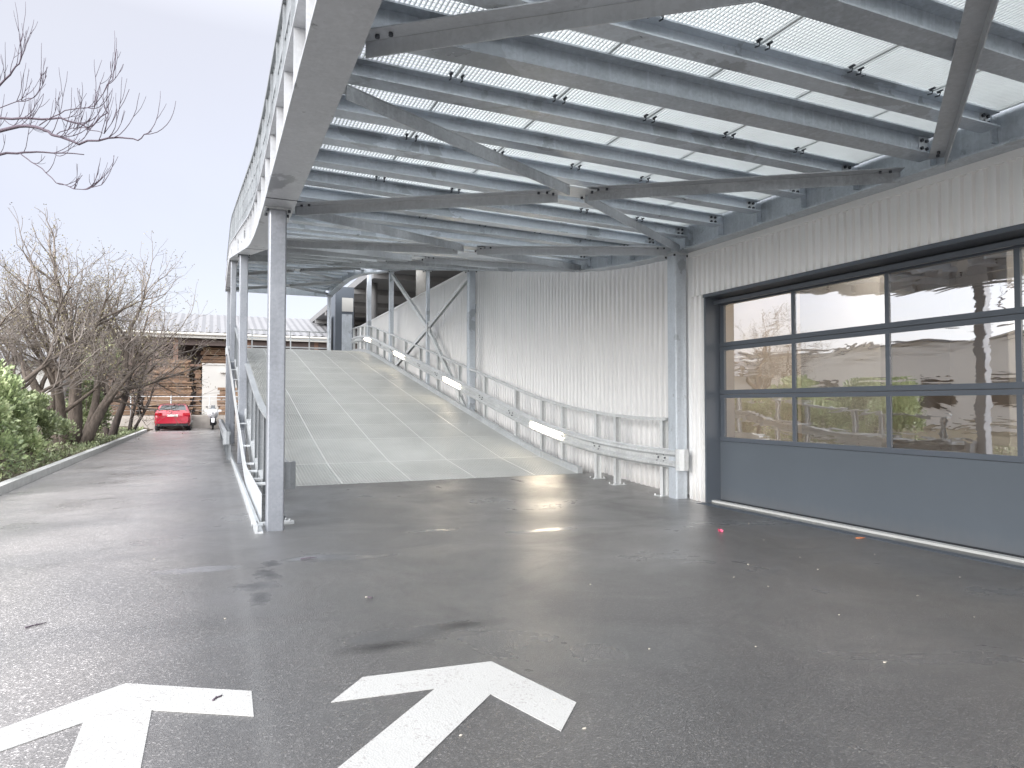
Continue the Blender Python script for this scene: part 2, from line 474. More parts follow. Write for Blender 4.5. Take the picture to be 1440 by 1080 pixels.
# road markings
def arrow(poly, label):
    m = MB(); m.prism(poly, .0008, .0045)
    tag(m.build('road_arrow', M['road_paint']), label, 'road marking', 'white arrows painted on the asphalt')
arrow([(-.41, 4.29), (.205, 3.915), (.2, 3.6), (-.255, 3.868), (-.25, 1.7), (-.54, 1.7), (-.54, 3.845), (-.98, 3.57), (-1.0, 3.83)],
      'white painted straight arrow on the paler left lane')
arrow([(1.508, 3.812), (1.695, 3.123), (1.484, 2.882), (1.337, 3.387), (.786, 2.837), (-.2, 1.86), (-.42, 2.03), (1.095, 3.569), (.564, 3.612), (.775, 3.873)],
      'white painted slanted arrow in front of the ramp')

# ------------------------------------------------------------------ upper deck
deck = thing('upper_ramp_deck', 'galvanised steel deck with bright gratings overhead, carried on square columns', 'ramp deck', (0, 0, 4))
ys = frange(YB0, YEND, 1.0)
def isec(w, h, tf=.022, tw=.014):
    return [(-w/2,0),(w/2,0),(w/2,tf),(tw/2,tf),(tw/2,h-tf),(w/2,h-tf),(w/2,h),(-w/2,h),(-w/2,h-tf),(-tw/2,h-tf),(-tw/2,tf),(-w/2,tf)]
gl = MB()
gl.sweep(isec(.35, .56), [(.705, y, ZG+uz(y)) for y in ys])
for i in range(56):
    y = -4.6+.775*i
    if y > YEND-.3: break
    for sx in (-1, 1):
        gl.box(.705+sx*.012 if sx > 0 else .705-.165, .705+.165 if sx > 0 else .705-.012, y-.005, y+.005, ZG+uz(y)+.0225, ZG+uz(y)+.537)
for y in (-2.2, 2.95, 8.3, 13.6, 18.9, 24.2, 29.5, 34.8):       # splice joints in the bottom flange
    gl.box(.528, .882, y-.006, y+.006, ZG+uz(y)-.004, ZG+uz(y)-.0005, 1)
tag(gl.build('girder', [M['girder'], M['bolt']], deck), 'left edge girder with damp stains on its broad bottom flange')
gr = MB()
path = [(6.84, y, ZG+.05+uz(y)) for y in ys if y < 28.9]
path += [(6.6, 29.5, 0), (6.2, 30.1, 0), (5.85, 31.0, 0), (5.66, 32.2, 0), (5.6, 34, 0), (5.6, YEND, 0)]
path = [(x, y, ZG+.05+uz(y)) for x, y, z in path]
gr.sweep(isec(.32, .50), path)
tag(gr.build('girder', M['galv'], deck), 'right edge girder above the cladding')
def xr(y):                       # inner limit on the right
    if y < 28.9: return 6.84
    for (x0, y0, _), (x1, y1, _) in zip(path, path[1:]):
        if y0 <= y <= y1: return x0+(x1-x0)*(y-y0)/(y1-y0)
    return 5.6
# cross beams
kk = -13
beams = []
while True:
    yR = 4.98+.775*kk; yL = 4.84+.705*kk if kk < 6 else 4.84+.705*6+.775*(kk-6)
    if kk < 0: yL = 4.84+.745*kk
    if max(yR, yL) > YEND-.1: break
    beams.append((kk, yL, yR)); kk += 1
for kk, yL, yR in beams:
    b = MB(); even = kk % 2 == 0 and kk <= 0
    h = .225 if even else .15; w = .22 if even else .18; HBk = h
    xR = xr((yL+yR)/2)-.10
    zL, zR = ZT-h+uz(yL), ZT-h+uz(yR)
    if even: yL -= .14; yR -= .16
    b.ibeam((.78, yL, zL), (xR, yR, zR), h, w)
    o = b.build('beam', M['galv'], deck)
    if kk < 12:
        for x, yy, zz, sg, cols in ((.93, yL, zL, 1, 1), (xR-.10, yR, zR, -1, 2)):
            c = MB()
            yy = yL+(yR-yL)*(x-.78)/(xR-.78)
            c.box(x-.035 if cols == 1 else x-.07, x+.035 if cols == 1 else x+.05, yy-.013, yy-.0055, zz+.025, zz+h-.02)
            for q in range(cols):
                for zq in ((.085, .165) if even else (.05, .11)):
                    xb = x+(q*.07-.04 if cols == 2 else 0)
                    c.tube([(xb, yy-.0125, zz+zq), (xb, yy-.034, zz+zq)], .017, 6, 1)
            c.build('end_plate', [M['galv_light'], M['bolt']], o)
        c = MB(); c.box(xR+.004, xR+.09, yR-.008, yR+.008, zR-.12, zR+.14); c.build('bracket', M['galv'], o)
# clips that hold the gratings: hooks on every other beam
clips = MB()
ncl = 0
for kk, yL, yR in beams:
    if not kk % 2 or not (-4 <= kk <= 10): continue
    for j in range(1, 6):
        x0 = .86+.985*j
        for dx in (-.05, .05):
            x = x0+dx; y = yL+(yR-yL)*(x-.78)/5.9-.075; z = ZT+uz(y)
            c = MB()
            c.tube([(x, y-.01, z+.03), (x, y-.032, z-.005), (x, y-.055, z-.012), (x, y-.045, z-.035), (x, y-.005, z-.028)], .0065, 5)
            c.box(x-.012, x+.012, y-.075, y-.035, z+.0, z+.012)
            c.build('grating_clip', M['bolt'], deck); ncl += 1
# gratings: bars run along the deck, panels 0.985 wide
def grating_mesh(name, wx, ly, m, pitch=.034, cross=.05, bt=.0055, bh=.03, frame=.005, plate=None):
    g = MB()
    n = int(wx/pitch)
    for i in range(n+1):
        x = wx*i/n; t = frame if i in (0, n) else bt/2
        x = min(max(x, t), wx-t)
        g.box(x-t, x+t, .004, ly-.004, -bh, 0)
    for j in range(int(ly/cross)+1):
        y = min(j*cross, ly-.006)
        g.box(.004, wx-.004, y+.0025, y+.0075, -.011, -.001 if plate is None else -.0015)
    fe = .006 if plate is None else .010
    for y in (0, ly-fe): g.box(0, wx, y, y+fe, -bh-.001, .0005)
    if plate is not None:
        g.quad((0, 0, -plate), (wx, 0, -plate), (wx, ly, -plate), (0, ly, -plate))
    o = g.build(name, m); return o
LP = 3.1
proto = grating_mesh('grating_panel', .98, LP, M['grating'])
y = -4.95; first = True
while y < YEND-1:
    y1 = min(y+LP, YEND-.1)
    z0, z1 = ZT+.036+uz(y), ZT+.036+uz(y1)
    # keep the chord clear of the beams where the deck curves
    ang = math.atan2(z1-z0, y1-y); ln = math.hypot(z1-z0, y1-y)
    for i in range(6):
        x = .865+.985*i
        if x+.5 > xr(y1): break
        lx = 1. if x+.98 < xr(y1)-.02 else (xr(y1)-.02-x)/.98
        c = dup(proto, (x, y, z0-4), deck, (ang, 0, 0), (lx, (ln-.012)/LP, 1))
    y += LP
bpy.data.objects.remove(proto)
# wind bracing under the beams
def brace(b, p, q, w=.12, side=1):
    p, q = Vector(p), Vector(q); t = (q-p).normalized(); s = t.cross(Vector((0, 0, 1))).normalized(); u = s.cross(t)
    c = (p+q)/2; L = (q-p).length/2
    b.obox(c+u*.005, t*L, s*(w/2), u*.005)
    b.obox(c+s*(side*(w/2-.005))-u*.058, t*L, s*.005, u*.055)
    for e in (-1, 1):
        for d in (.12, .22):
            o = c+t*(e*(L-d))-u*.002
            b.tube([o, o-u*.022], .016, 6, 1)
XN = [(-5.0, -.4), (-.4, 5.05), (5.05, 9.1), (9.1, 12.3), (12.3, 15.5), (15.5, 18.9), (18.9, 22.2), (22.2, 25.5), (25.5, 28.7), (28.7, 33), (33, 37.2)]
for y0, y1 in XN:
    xR = 6.66 if y0 < 28 else 5.5
    cx = (.95+xR)/2; cy = (y0+y1)/2
    f = lambda x, y, d=0: (x, y, 3.985+uz(y)-d)
    a0, a1, c0, c1 = y0+.05, y1-.05, y0+.05, y1-.05
    if y1 == 5.05: a1, c1 = 4.68, 4.72
    if y0 == 5.05: a0 = 5.5
    for (x, y, sd) in ((.9, a0, 1), (.9, a1, -1), (xR+.05, c0, 1), (xR+.05, c1, -1)):
        b = MB(); e = Vector((cx+(x-cx)*.05, cy+(y-cy)*.05, 0))
        n_seg = 1
        brace(b, f(x, y), f(e.x, e.y, .012), .145, sd)
        b.build('brace', [M['brace'], M['bolt']], deck)
    b = MB(); z = 3.985+uz(cy)-.02
    sl = (uz(cy+.2)-uz(cy-.2))/.4
    b.obox((cx, cy, z-.008), (.24, 0, 0), (0, .17, .17*sl), (0, 0, .006))
    for sx in (-1, 1):
        for sy in (-1, 1): b.tube([(cx+sx*.19, cy+sy*.12, z-.01), (cx+sx*.19, cy+sy*.12, z-.04)], .016, 6, 1)
    tag(b.build('gusset_plate', [M['galv_light'], M['bolt']], deck))
# end beam that closes the deck behind the camera and at the far end
for y in (YB0+.1, YEND):
    b = MB(); xR = xr(y)-.16; b.ibeam((.88, y-.02, ZG+.03+uz(y)), (xR, y-.02, ZG+.03+uz(y)), .5, .2)
    b.build('end_beam', M['galv'], deck)

# upper guard railing, outside the left girder
def upper_rail(x, sgn, label, y0, y1, grp):
    t = thing('guard_railing', label, 'railing', (x, y0, 4.2), grp)
    y = y0; prev = None; n = 0
    while y < y1 and n < 60:
        z = ZG+uz(y)
        m = MB(); m.box(x-.03, x+.03, y-.025, y+.025, z+.562, z+1.55)
        m.box(x-.06, x+.06, y-.05, y+.05, z+.561, z+.575)
        m.build('post', [M['rail_out'], M['bolt']], t)
        y += .775; n += 1
    yy = frange(y0-.1, y1, 1.)
    m = MB(); q = y0
    while q < y1:
        z = ZG+uz(q); m.box(x-.009, x+.009, q-.009, q+.009, z+.64, z+1.548); q += .155
    m.build('infill_bars', M['rail_out'], t)
    for dz, w, h, nm in ((1.55, .08, .05, 'handrail'), (1.20, .03, .04, 'middle_rail'), (.88, .03, .04, 'middle_rail')):
        m = MB(); m.sweep([(-w/2, 0), (w/2, 0), (w/2, h), (-w/2, h)], [(x, q, ZG+uz(q)+dz) for q in yy])
        m.build(nm, M['rail_out'], t)
    return t
upper_rail(.62, -1, 'tall galvanised railing along the left edge of the upper deck', -4.6, YEND, 'railings on the upper deck')
upper_rail(6.90, 1, 'galvanised railing on the building side of the upper deck', -4.6, 28.5, 'railings on the upper deck')

# ------------------------------------------------------------------ columns
def column(x, y, z0, z1, label, w=.2):
    cm = M['column'] if x < 2 else M['galv']
    t = thing('support_column', label, 'column', (x, y, z0), 'galvanised columns of the deck')
    h = w/2; c = .018
    sec = [(-h+c,-h),(h-c,-h),(h-c*.3,-h+c*.3),(h,-h+c),(h,h-c),(h-c*.3,h-c*.3),(h-c,h),(-h+c,h),(-h+c*.3,h-c*.3),(-h,h-c),(-h,-h+c),(-h+c*.3,-h+c*.3)]
    m = MB(); m.prism([(x+a, y+b) for a, b in sec], z0, z1-.022); m.build('shaft', cm, t)
    p = MB(); p.box(x-.15, x+.15, y-.14, y+.14, z1-.02, z1-.002)
    for i in (-1, 1):
        for j in (-1, 1): p.tube([(x+i*.125, y+j*.115, z1-.05), (x+i*.125, y+j*.115, z1-.02)], .018, 6, 1)
    p.build('head_plate', [M['galv_light'], M['bolt']], t)
    return t
column(.70, -1.0, 0, ZG+uz(-1), 'galvanised square column nearest the road junction')
lastcol = column(.70, 8.8, 0, ZG+uz(8.8), 'nearest galvanised column, standing between the lane and the foot of the ramp')
m = MB(); m.box(.47, .585, 9.0, 9.13, .002, .03); m.box(.46, .96, 9.131, 9.25, .002, .032)
for i in (.52, .91): m.tube([(i, 9.19, .03), (i, 9.19, .06)], .013, 6)
m.build('foot_plate', M['galv_light'], lastcol)
column(.70, 18.9, 0, ZG+uz(18.9)-.005, 'second column along the left edge, beside the lane')
column(.70, 28.7, 0, ZG+uz(28.7)-.005, 'third column along the left edge, beside the lane')
column(.70, 37.2, 0, ZG+uz(37.2)-.005, 'farthest left column, at the top landing')
column(6.84, 9.2, 0, ZG+.05+uz(9.2), 'galvanised column beside the garage door, at the end of the crash barrier', .22)
column(6.84, 18.9, rz(18.9)-.5, ZG+.04+uz(18.9), 'galvanised column half way up the ramp beside a drain pipe')
column(6.84, 23.3, rz(23.3)-.5, ZG+.04+uz(23.3), 'slim column in the middle of the cross bracing', .12)
column(6.84, 28.7, rz(28.7)-.5, ZG+.04+uz(28.7), 'column at the far side of the cross bracing', .18)
column(5.6, 37.3, rz(37), ZG+.04+uz(37.3), 'thin column standing on the far landing', .14)
column(6.84, 33.2, rz(33.2)-.5, 8.0, 'column near the dark stair tower', .2)
# vertical cross bracing between the columns on the right
vb = thing('wall_bracing', 'steel cross bracing in front of the white cladding above the ramp', 'bracing', (6.84, 23.7, 3))
cc = Vector((6.84, 23.25, 4.12))
for q in ((6.84, 28.5, ZG+uz(28.5)-.12), (6.84, 19.05, ZG+uz(19)-.12), (6.84, 19.2, rz(19)+.0), (6.84, 28.4, rz(28.4)-.2)):
    m = MB(); q = Vector(q); t = (q-cc).normalized(); n = Vector((1, 0, 0)); s = t.cross(n)
    c0 = cc+t*.2; L = (q-c0).length/2; c = (q+c0)/2
    for d in (-.045, .045): m.obox(c+n*d, t*L, s*.065, n*.005)
    m.obox(c, t*L, s*.006, n*.04)
    m.build('brace', M['rail_in'], vb)
m = MB(); m.obox(cc, (0, .22, 0), (0, 0, .24), (.014, 0, 0)); m.obox(cc, (0, .1, .0), (0, 0, .12), (.075, 0, 0))
for a in range(8):
    dy, dz = .16*math.cos(a*.785), .17*math.sin(a*.785)
    m.tube([(6.80, cc.y+dy, cc.z+dz), (6.82, cc.y+dy, cc.z+dz)], .02, 6, 1)
m.build('gusset_plate', [M['rail_in'], M['bolt']], vb)

# ------------------------------------------------------------------ lower ramp
POST = [9.52, 10.95, 11.65, 13.05, 14.05, 15.5, 17.6, 19.75, 21.9, 24.0, 26.1, 28.1, 29.7, 31.1, 32.5, 33.6, 34.6, 35.6, 36.8]
rp = thing('access_ramp', 'pale steel grating ramp rising beneath the upper deck', 'ramp', (3.8, 12.2, 0))
rows = [12.17, 13.9, 15.95, 17.4, 18.75, 20.1, 21.45, 22.85, 24.3, 25.75, 27.2, 28.7, 30.2, 31.7, 33.2, 34.7, 36.2, 37.7]
pw = grating_mesh('grating_panel', 1.21, 1.4, M['ramp_grating'], .055, .055, .008, .03, .006, .012)
pn = grating_mesh('grating_panel', .93, 1.4, M['ramp_grating'], .055, .055, .008, .03, .006, .012)
for o in (pw, pn):
    o.data.materials.append(M['ramp_frame'])
    for pl in o.data.polygons:      # the border bars are polished by tyres
        c = pl.center; W = 1.21 if o is pw else .93
        if pl.normal.z > .5 and c.z > -.001 and (c.x < .02 or c.x > W-.02 or c.y < .02 or c.y > 1.38): pl.material_index = 1
xs = [.86, 2.075, 3.29, 4.505, 5.72]
for y0, y1 in zip(rows, rows[1:]):
    z0, z1 = rz(y0)+.01, rz(y1)+.01
    ang = math.atan2(z1-z0, y1-y0); ln = math.hypot(z1-z0, y1-y0)
    for i, x in enumerate(xs):
        dup(pw if i < 4 else pn, (x-3.8, y0-12.2, z0), rp, (ang, 0, 0), (1, ln/1.4, 1))
bpy.data.objects.remove(pw); bpy.data.objects.remove(pn)
yy = frange(12.17, 37.8, .8)
for x, s in ((.80, 1), (6.70, -1)):
    m = MB()
    m.sweep([(-.05, -.42), (.05, -.42), (.05, .13), (-.05, .13)], [(x, y, rz(y)) for y in yy])
    tag(m.build('edge_channel', M['galv_light'], rp))
m = MB(); m.sweep([(-.006, -.30), (.006, -.30), (.006, .06), (-.006, .06)], [(.585, y, max(rz(y), .30)) for y in frange(9.4, 37.6, .6)])
m.build('side_plate', M['galv_light'], rp)
for q in POST[1:]:
    m = MB(); z = max(rz(q), .30); m.box(.592, .735, q-.10, q+.10, z+.01, z+.035); m.box(.592, .62, q-.02, q+.02, z-.15, z+.009)
    m.build('side_bracket', M['galv_light'], rp)
for i in range(17):
    y = 13.4+1.5*i
    m = MB(); m.ibeam((.855, y, rz(y)-.40), (6.645, y, rz(y)-.40), .34, .15); m.build('cross_beam', M['galv'], rp)
# landing beyond the crest
m = MB(); m.box(.75, 6.75, 37.82, 42, rz(38)-.3, rz(38)-.0)
m.build('landing_slab', M['ramp_grating'], rp)

# ------------------------------------------------------------------ crash barriers with handrail
WPTS = [(0, -.155), (.006, -.14), (.078, -.112), (.082, -.075), (.01, -.03), (.01, .03), (.082, .075), (.078, .112), (.006, .14), (0, .155)]
def wsec(sg):
    return [(sg*a, b) for a, b in WPTS]+[(sg*(a-.006), b) for a, b in WPTS[::-1]]
def barrier(x, sg, label, yend, hand=True, posts=POST, z=rz, y0=8.98, mt='rail_out'):
    """sg: which way the rail faces (+1 = +x)"""
    t = thing('crash_barrier', label, 'crash barrier', (x, posts[0], 0))
    for q in posts:
        zb = z(q)-.02 if q < 12.2 else z(q)+.0
        top = z(q)+(1.23 if hand else .76)
        p = MB()
        b0 = zb+.025 if q < 12.2 else zb-.35
        # small I section, flanges across the run
        p.box(x-.05, x+.05, q-.004, q+.004, b0, top)
        p.box(x-.055, x-.048, q-.04, q+.04, b0, top); p.box(x+.048, x+.055, q-.04, q+.04, b0, top)
        o = p.build('post', M[mt], t)
        if q < 12.2:
            pb = MB(); pb.box(x-.15, x+.12, q-.11, q+.11, zb+.004, zb+.026)
            for i in (-.12, .09):
                for j in (-.08, .08): pb.tube([(x+i, q+j, zb+.02), (x+i, q+j, zb+.055)], .013, 6)
            pb.build('base_plate', M[mt], o)
    yy = frange(y0, yend, .35)
    zc = .63
    m = MB(); xf = x+sg*.058
    m.sweep(wsec(-sg if True else sg), [(xf, q, z(q)+zc) for q in yy])
    # sweep's side vector points to +x for a path towards +y
    o = m.build('rail', M[mt], t)
    for i, q in enumerate(frange(y0+.5, yend-.5, 2.15)):
        bb = MB()
        for j in (-.09, .09):
            for dz in (-.055, 0, .055): bb.tube([(xf+sg*.01, q+j, z(q)+zc+dz), (xf+sg*(.05 if dz else .03), q+j, z(q)+zc+dz)], .014, 6)
        bb.build('splice_bolts', M['bolt'], o)
    if hand:
        m = MB(); m.sweep([(-.055, 0), (.055, 0), (.055, .045), (-.055, .045)], [(x, q, z(q)+1.23) for q in frange(posts[0]-.12, yend, .5)])
        m.build('handrail', M[mt], t)
    # curved end shoe wrapped round the end of the rail
    m = MB(); pts = []
    for a, b in ((0, 0), (.03, -.06), (.02, -.13), (-.04, -.16), (-.12, -.165)):
        pts.append((xf+sg*(.065+a), y0+.06+b, zc+z(y0)))
    m.sweep([(-.004, -.165), (.004, -.165), (.004, .165), (-.004, .165)], pts, 0)
    m.build('end_shoe', M[mt], t)
    return t
# sign of the section: side = t x up = +x for +y paths, so a positive sg faces +x
def wsec(sg):
    sg = -sg
    return [(sg*a, b) for a, b in WPTS]+[(sg*(a-.006), b) for a, b in WPTS[::-1]]
br = barrier(6.80, -1, 'galvanised crash barrier with handrail along the white cladding', 36.9, mt='rail_in')
bl = barrier(.80, 1, 'galvanised crash barrier with handrail on the outer left edge of the ramp', 37.4, posts=POST+[37.3])
# light tubes lying in the valley of the barrier rail
def tube_light(x, y, L, label):
    t = thing('tube_light', label, 'lamp', (x, y, rz(y)+.6), 'lit tubes along the crash barrier')
    q = [(x, y+i*L/6, rz(y+i*L/6)+.635) for i in range(7)]
    m = MB(); m.tube(q, .036, 10); m.build('diffuser', M['lamp'], t)
    for i in (0, 6):
        m = MB(); d = -.05 if i == 0 else .05
        m.tube([q[i], (q[i][0], q[i][1]+d, rz(q[i][1]+d)+.635)], .038, 10); m.build('end_cap', M['plate'], t)
tube_light(6.69, 12.95, 1.5, 'nearest lit tube on the right barrier, low on the ramp')
tube_light(6.69, 19.5, 1.5, 'second lit tube on the right barrier, below the cross bracing')
tube_light(6.69, 26.0, 1.5, 'third lit tube on the right barrier, higher up the ramp')
tube_light(6.69, 32.2, 1.2, 'fourth lit tube on the right barrier, near the crest')
# barrier on the lane side and end railing on the landing
bs = barrier(.42, -1, 'low crash barrier guarding the columns beside the lane', 36.5, hand=False,
             posts=[20.2+2*i for i in range(9)], z=lambda s: 0., y0=19.4)
# pale kerb channel at the foot of the left barrier
kc = MB(); kc.box(.47, .50, 8.6, 36.8, 0, .09); kc.box(.4995, .56, 8.6, 36.8, 0, .02)
tag(kc.build('base_channel', M['galv_light']), 'narrow white steel channel on the ground beside the left columns', 'channel')
er = thing('landing_railing', 'thin steel railing across the far landing', 'railing', (3, 38.2, rz(38)))
for i in range(6):
    m = MB(); x = .9+i*.95; m.box(x-.03, x+.03, 38.17, 38.23, rz(38), rz(38)+1.1); m.build('post', M['galv_light'], er)
for dz in (.25, .68, 1.1):
    m = MB(); m.box(.8, 5.75, 38.16, 38.24, rz(38)+dz, rz(38)+dz+.06); m.build('rail', M['galv_light'], er)

# ------------------------------------------------------------------ building with cladding and garage door
bd = thing('industrial_building', 'building clad in ribbed aluminium with a wide anthracite glazed door', 'building', (7.2, 0, 0))
def cladding(x, y0, y1, z0, z1, name='cladding', pitch=.118, d=.036, ztop=None):
    m = MB(); y = y0; pts = []
    while y < y1-1e-6:
        for f, dx in ((0, 0), (.40, 0), (.50, -d), (.90, -d)):
            yy = y+f*pitch
            if yy < y1: pts.append((x+dx, yy))
        y += pitch
    pts.append((x, y1))
    n0 = len(m.v)
    for a, b in pts: m.v += [(a, b, z0), (a, b, z1)]
    for i in range(len(pts)-1):
        a = n0+2*i; m.face((a, a+1, a+3, a+2))
    # solid back
    m.box(x+.004, x+.10, y0, y1, z0, z1)
    return m.build(name, M['clad'], bd)
XW = 6.955; DY0, DY1, DZ = 2.85, 8.62, 3.16
cladding(XW, -9, 8.98, DZ+.02, ZG+.045)
cladding(XW, DY1+.02, 8.98, 0, DZ+.02)
cladding(XW, -9, DY0-.02, 0, DZ+.02)
cladding(7.25, 9.08, 38.0, -.1, 5.6, pitch=.16, d=.045)
m = MB(); m.box(XW+.0, 7.36, 8.985, 9.06, 0, ZG+.25); m.build('corner_trim', M['clad'], bd)
m = MB(); m.box(7.19, 7.38, 9.1, 38.0, 5.6, 5.66); m.build('coping', M['clad'], bd)
for y in (22.6, 27.4):
    m = MB(); m.box(7.20, 7.25, y, y+.09, .5, 5.598); m.build('cover_strip', M['clad'], bd)
# flashing under the girder and above the opening
m = MB(); m.box(XW-.055, XW+.02, -9, 8.98, ZG-.035, ZG+.048); m.build('flashing', M['clad'], bd)
m = MB(); m.box(XW-.05, XW+.30, DY0-.02, DY1+.02, DZ-.03, DZ+.018); m.build('door_lintel', M['anthracite'], bd)
for y in (DY0-.035, DY1-.0):
    m = MB(); m.box(XW-.02, XW+.32, y, y+.035, 0, DZ-.021); m.build('door_reveal', M['anthracite'], bd)
# sectional door
XD = 7.22
dr = bpy.data.objects.new('garage_door', None); COL.objects.link(dr); dr.parent = bd; dr.location = (XD-7.2, 5.7, 0)
dr['label'] = 'anthracite sectional door with three glazed rows above a solid panel'
fm = MB()
rowz = [(.93, 1.65), (1.65, 2.38), (2.38, 3.08)]
mul = [DY1-.06-1.43*i for i in range(5)]       # stile centres
for z0, z1 in rowz:
    fm.box(XD-.025, XD+.025, DY0+.004, DY1-.004, z0+.002, z0+.062)
    fm.box(XD-.025, XD+.025, DY0+.004, DY1-.004, z1-.062, z1-.006)
    for i, y in enumerate(mul):
        w = .028 if 0 < i < 4 else .045
        if i == 4: y = DY0+.05
        fm.box(XD-.022, XD+.022, y-w, y+w, z0+.0625, z1-.0625)
fm.box(XD+.03, XD+.06, DY0, DY1, 3.085, DZ)
fm.build('door_frame', M['anthracite'], dr)
m = MB(); m.box(XD-.022, XD+.02, DY0+.004, DY1-.004, .035, .925)
m.build('door_panel', M['anthracite_panel'], dr)
m = MB(); m.box(XD-.018, XD+.018, DY0+.004, DY1-.004, .006, .034)
for z in (.93, 1.65, 2.38): m.box(XD-.015, XD+.0, DY0+.01, DY1-.01, z-.0045, z+.0015)
m.build('rubber_seal', M['seal'], dr)
for z0, z1 in rowz:
    for i in range(4):
        y1 = mul[i]-.028 if i else mul[0]-.045; y0 = mul[i+1]+.028 if i < 3 else DY0+.095
        m = MB(); m.quad((XD-.008, y0, z0+.062), (XD-.008, y0, z1-.062), (XD-.008, y1, z1-.062), (XD-.008, y1, z0+.062))
        m.build('pane', M['glass'], dr)
# door head: fixed guide box in front of the top of the leaf
m = MB(); m.box(XD-.13, XD-.10, DY0, DY1, 3.03, 3.085); m.build('guide_rail', M['anthracite'], bd)
m = MB(); m.box(7.03, 7.12, DY0-.02, DY1+.02, .002, .03); tag(m.build('threshold', M['ramp_frame'], bd))
# inside
rm = [('interior_wall', M['beige'], [(13, 13.1, -3, 9.0, 0, 3.9), (7.4, 13, 8.95, 9.05, 0, 3.9), (7.4, 13, -3.1, -3, 0, 3.9)]),
      ('interior_floor', M['floor_in'], [(7.36, 13, -3, 8.94, -.02, .01)]),
      ('interior_ceiling', M['beige'], [(7.36, 13.1, -3.1, 9.05, 3.9, 3.94)]),
      ('interior_partition', M['white_wall'], [(9.9, 10.1, 4.6, 6.0, 0, 3.9), (9.2, 9.35, 7.4, 8.94, 0, 3.9)]),
      ('cabinet', M['beige_dark'], [(11.2, 11.9, 2.0, 4.2, 0.01, 2.3), (10.6, 11.1, .4, 1.7, .01, 1.9)])]
for nm, mt, bx in rm:
    m = MB()
    for q in bx: m.box(*q)
    m.build(nm, mt, bd)
for y in (1., 4., 7.):
    m = MB(); m.box(7.7, 9.0, y-.2, y+.2, 3.82, 3.88); m.build('room_fill_panel', M['room_fill'], bd)  # added fill panels, kept out of sight behind the lintel
m = MB(); m.box(7.06, 24, -9, 9.05, ZG+.26, ZG+.5); m.build('roof_slab', M['concrete'], bd)
m = MB(); m.box(7.35, 24, -9, -8.9, 0, ZG+.25); m.box(23.9, 24, -8.9, 9, 0, ZG+.25)
m.build('rear_wall', M['white_wall'], bd)
# open parking storey behind the cladding
m = MB(); m.box(7.36, 24, 9.1, 62, 4.0, 4.25); m.build('floor_slab', M['concrete'], bd)
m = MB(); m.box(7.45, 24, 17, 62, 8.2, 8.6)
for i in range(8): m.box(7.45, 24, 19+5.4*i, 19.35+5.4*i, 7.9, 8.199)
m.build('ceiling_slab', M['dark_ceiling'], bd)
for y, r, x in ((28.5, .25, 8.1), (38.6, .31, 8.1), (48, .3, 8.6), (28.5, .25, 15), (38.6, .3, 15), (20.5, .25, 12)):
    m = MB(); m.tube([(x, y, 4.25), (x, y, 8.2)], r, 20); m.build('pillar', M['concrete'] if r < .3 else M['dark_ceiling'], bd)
m = MB()
for i in range(9): m.box(11+.0, 11.06, 36+1.6*i, 36.06+1.6*i, 4.25, 5.5)
m.box(10.99, 11.07, 36, 50, 5.5, 5.56); m.build('parapet_railing', M['galv'], bd)
# drain pipe with bracket
dp = thing('drain_pipe', 'pale vertical drain pipe fixed to the cladding beside the second right column', 'drain pipe', (7.12, 19.45, 0))
m = MB(); m.tube([(7.13, 19.55, .5), (7.13, 19.55, 5.3)], .055, 12); m.build('pipe', M['galv_light'], dp)
for z in (4.35, 2.4):
    m = MB(); m.box(7.04, 7.22, 19.47, 19.63, z-.13, z+.13); m.build('clamp', M['galv'], dp)
# slot drain in front of the door
dc = MB()
dc.box(6.74, 6.755, DY0-1, DY1, .0005, .006); dc.box(6.855, 6.87, DY0-1, DY1, .0005, .006)
for i in range(330):
    y = DY0-1+.0204*i
    dc.box(6.755, 6.855, y+.004, y+.012, .0005, .005)
dc.quad((6.755, DY0-1, .0015), (6.855, DY0-1, .0015), (6.855, DY1, .0015), (6.755, DY1, .0015), 1)
tag(dc.build('drain_channel', [M['anthracite'], M['seal']]), 'dark slotted drain grate in the asphalt along the garage door', 'drain')

# stair tower at the far end
st = thing('stair_tower', 'small dark clad stair tower at the top of the ramp', 'stair tower', (6.9, 39, 4))
m = MB(); m.box(6.1, 7.1, 38.5, 41.5, 3.9, 7.9); m.build('wall', M['anthracite'], st)
m = MB(); m.box(5.97, 5.995, 39.2, 40.4, 4.15, 6.4); m.box(6.45, 7.0, 38.47, 38.497, 4.2, 6.4); m.build('door', M['galv'], st)
m = MB(); m.box(6.45, 7.05, 38.465, 38.497, 6.55, 7.3); m.build('window', M['white_wall'], st)

# ------------------------------------------------------------------ background
sh = thing('timber_shed', 'long open timber shed with a pale roof behind the ramp', 'shed', (0, 52, 0))
rf = MB()
pitch = .5; x = -8.; 
while x < 26:
    rf.quad((x, 51.6, 6.34), (x+.25, 51.6, 6.40), (x+.25, 60.5, 8.66), (x, 60.5, 8.6))
    rf.quad((x+.25, 51.6, 6.40), (x+.5, 51.6, 6.34), (x+.5, 60.5, 8.6), (x+.25, 60.5, 8.66)); x += .5
rf.quad((-8, 60.5, 8.6), (26, 60.5, 8.6), (26, 69, 6.4), (-8, 69, 6.4))
rf.build('roof', M['roof'], sh)
m = MB(); m.box(-8, 26, 51.5, 51.62, 5.95, 6.32); m.tube([(-8, 51.42, 6.22), (26, 51.42, 6.22)], .09, 8); m.build('eave_gutter', M['white_wall'], sh)
for i in range(8):
    x = -7.8+4.6*i+.9
    m = MB(); m.box(x-.14, x+.14, 52, 52.3, .7, 6.1); m.build('post', M['timber_post'], sh)
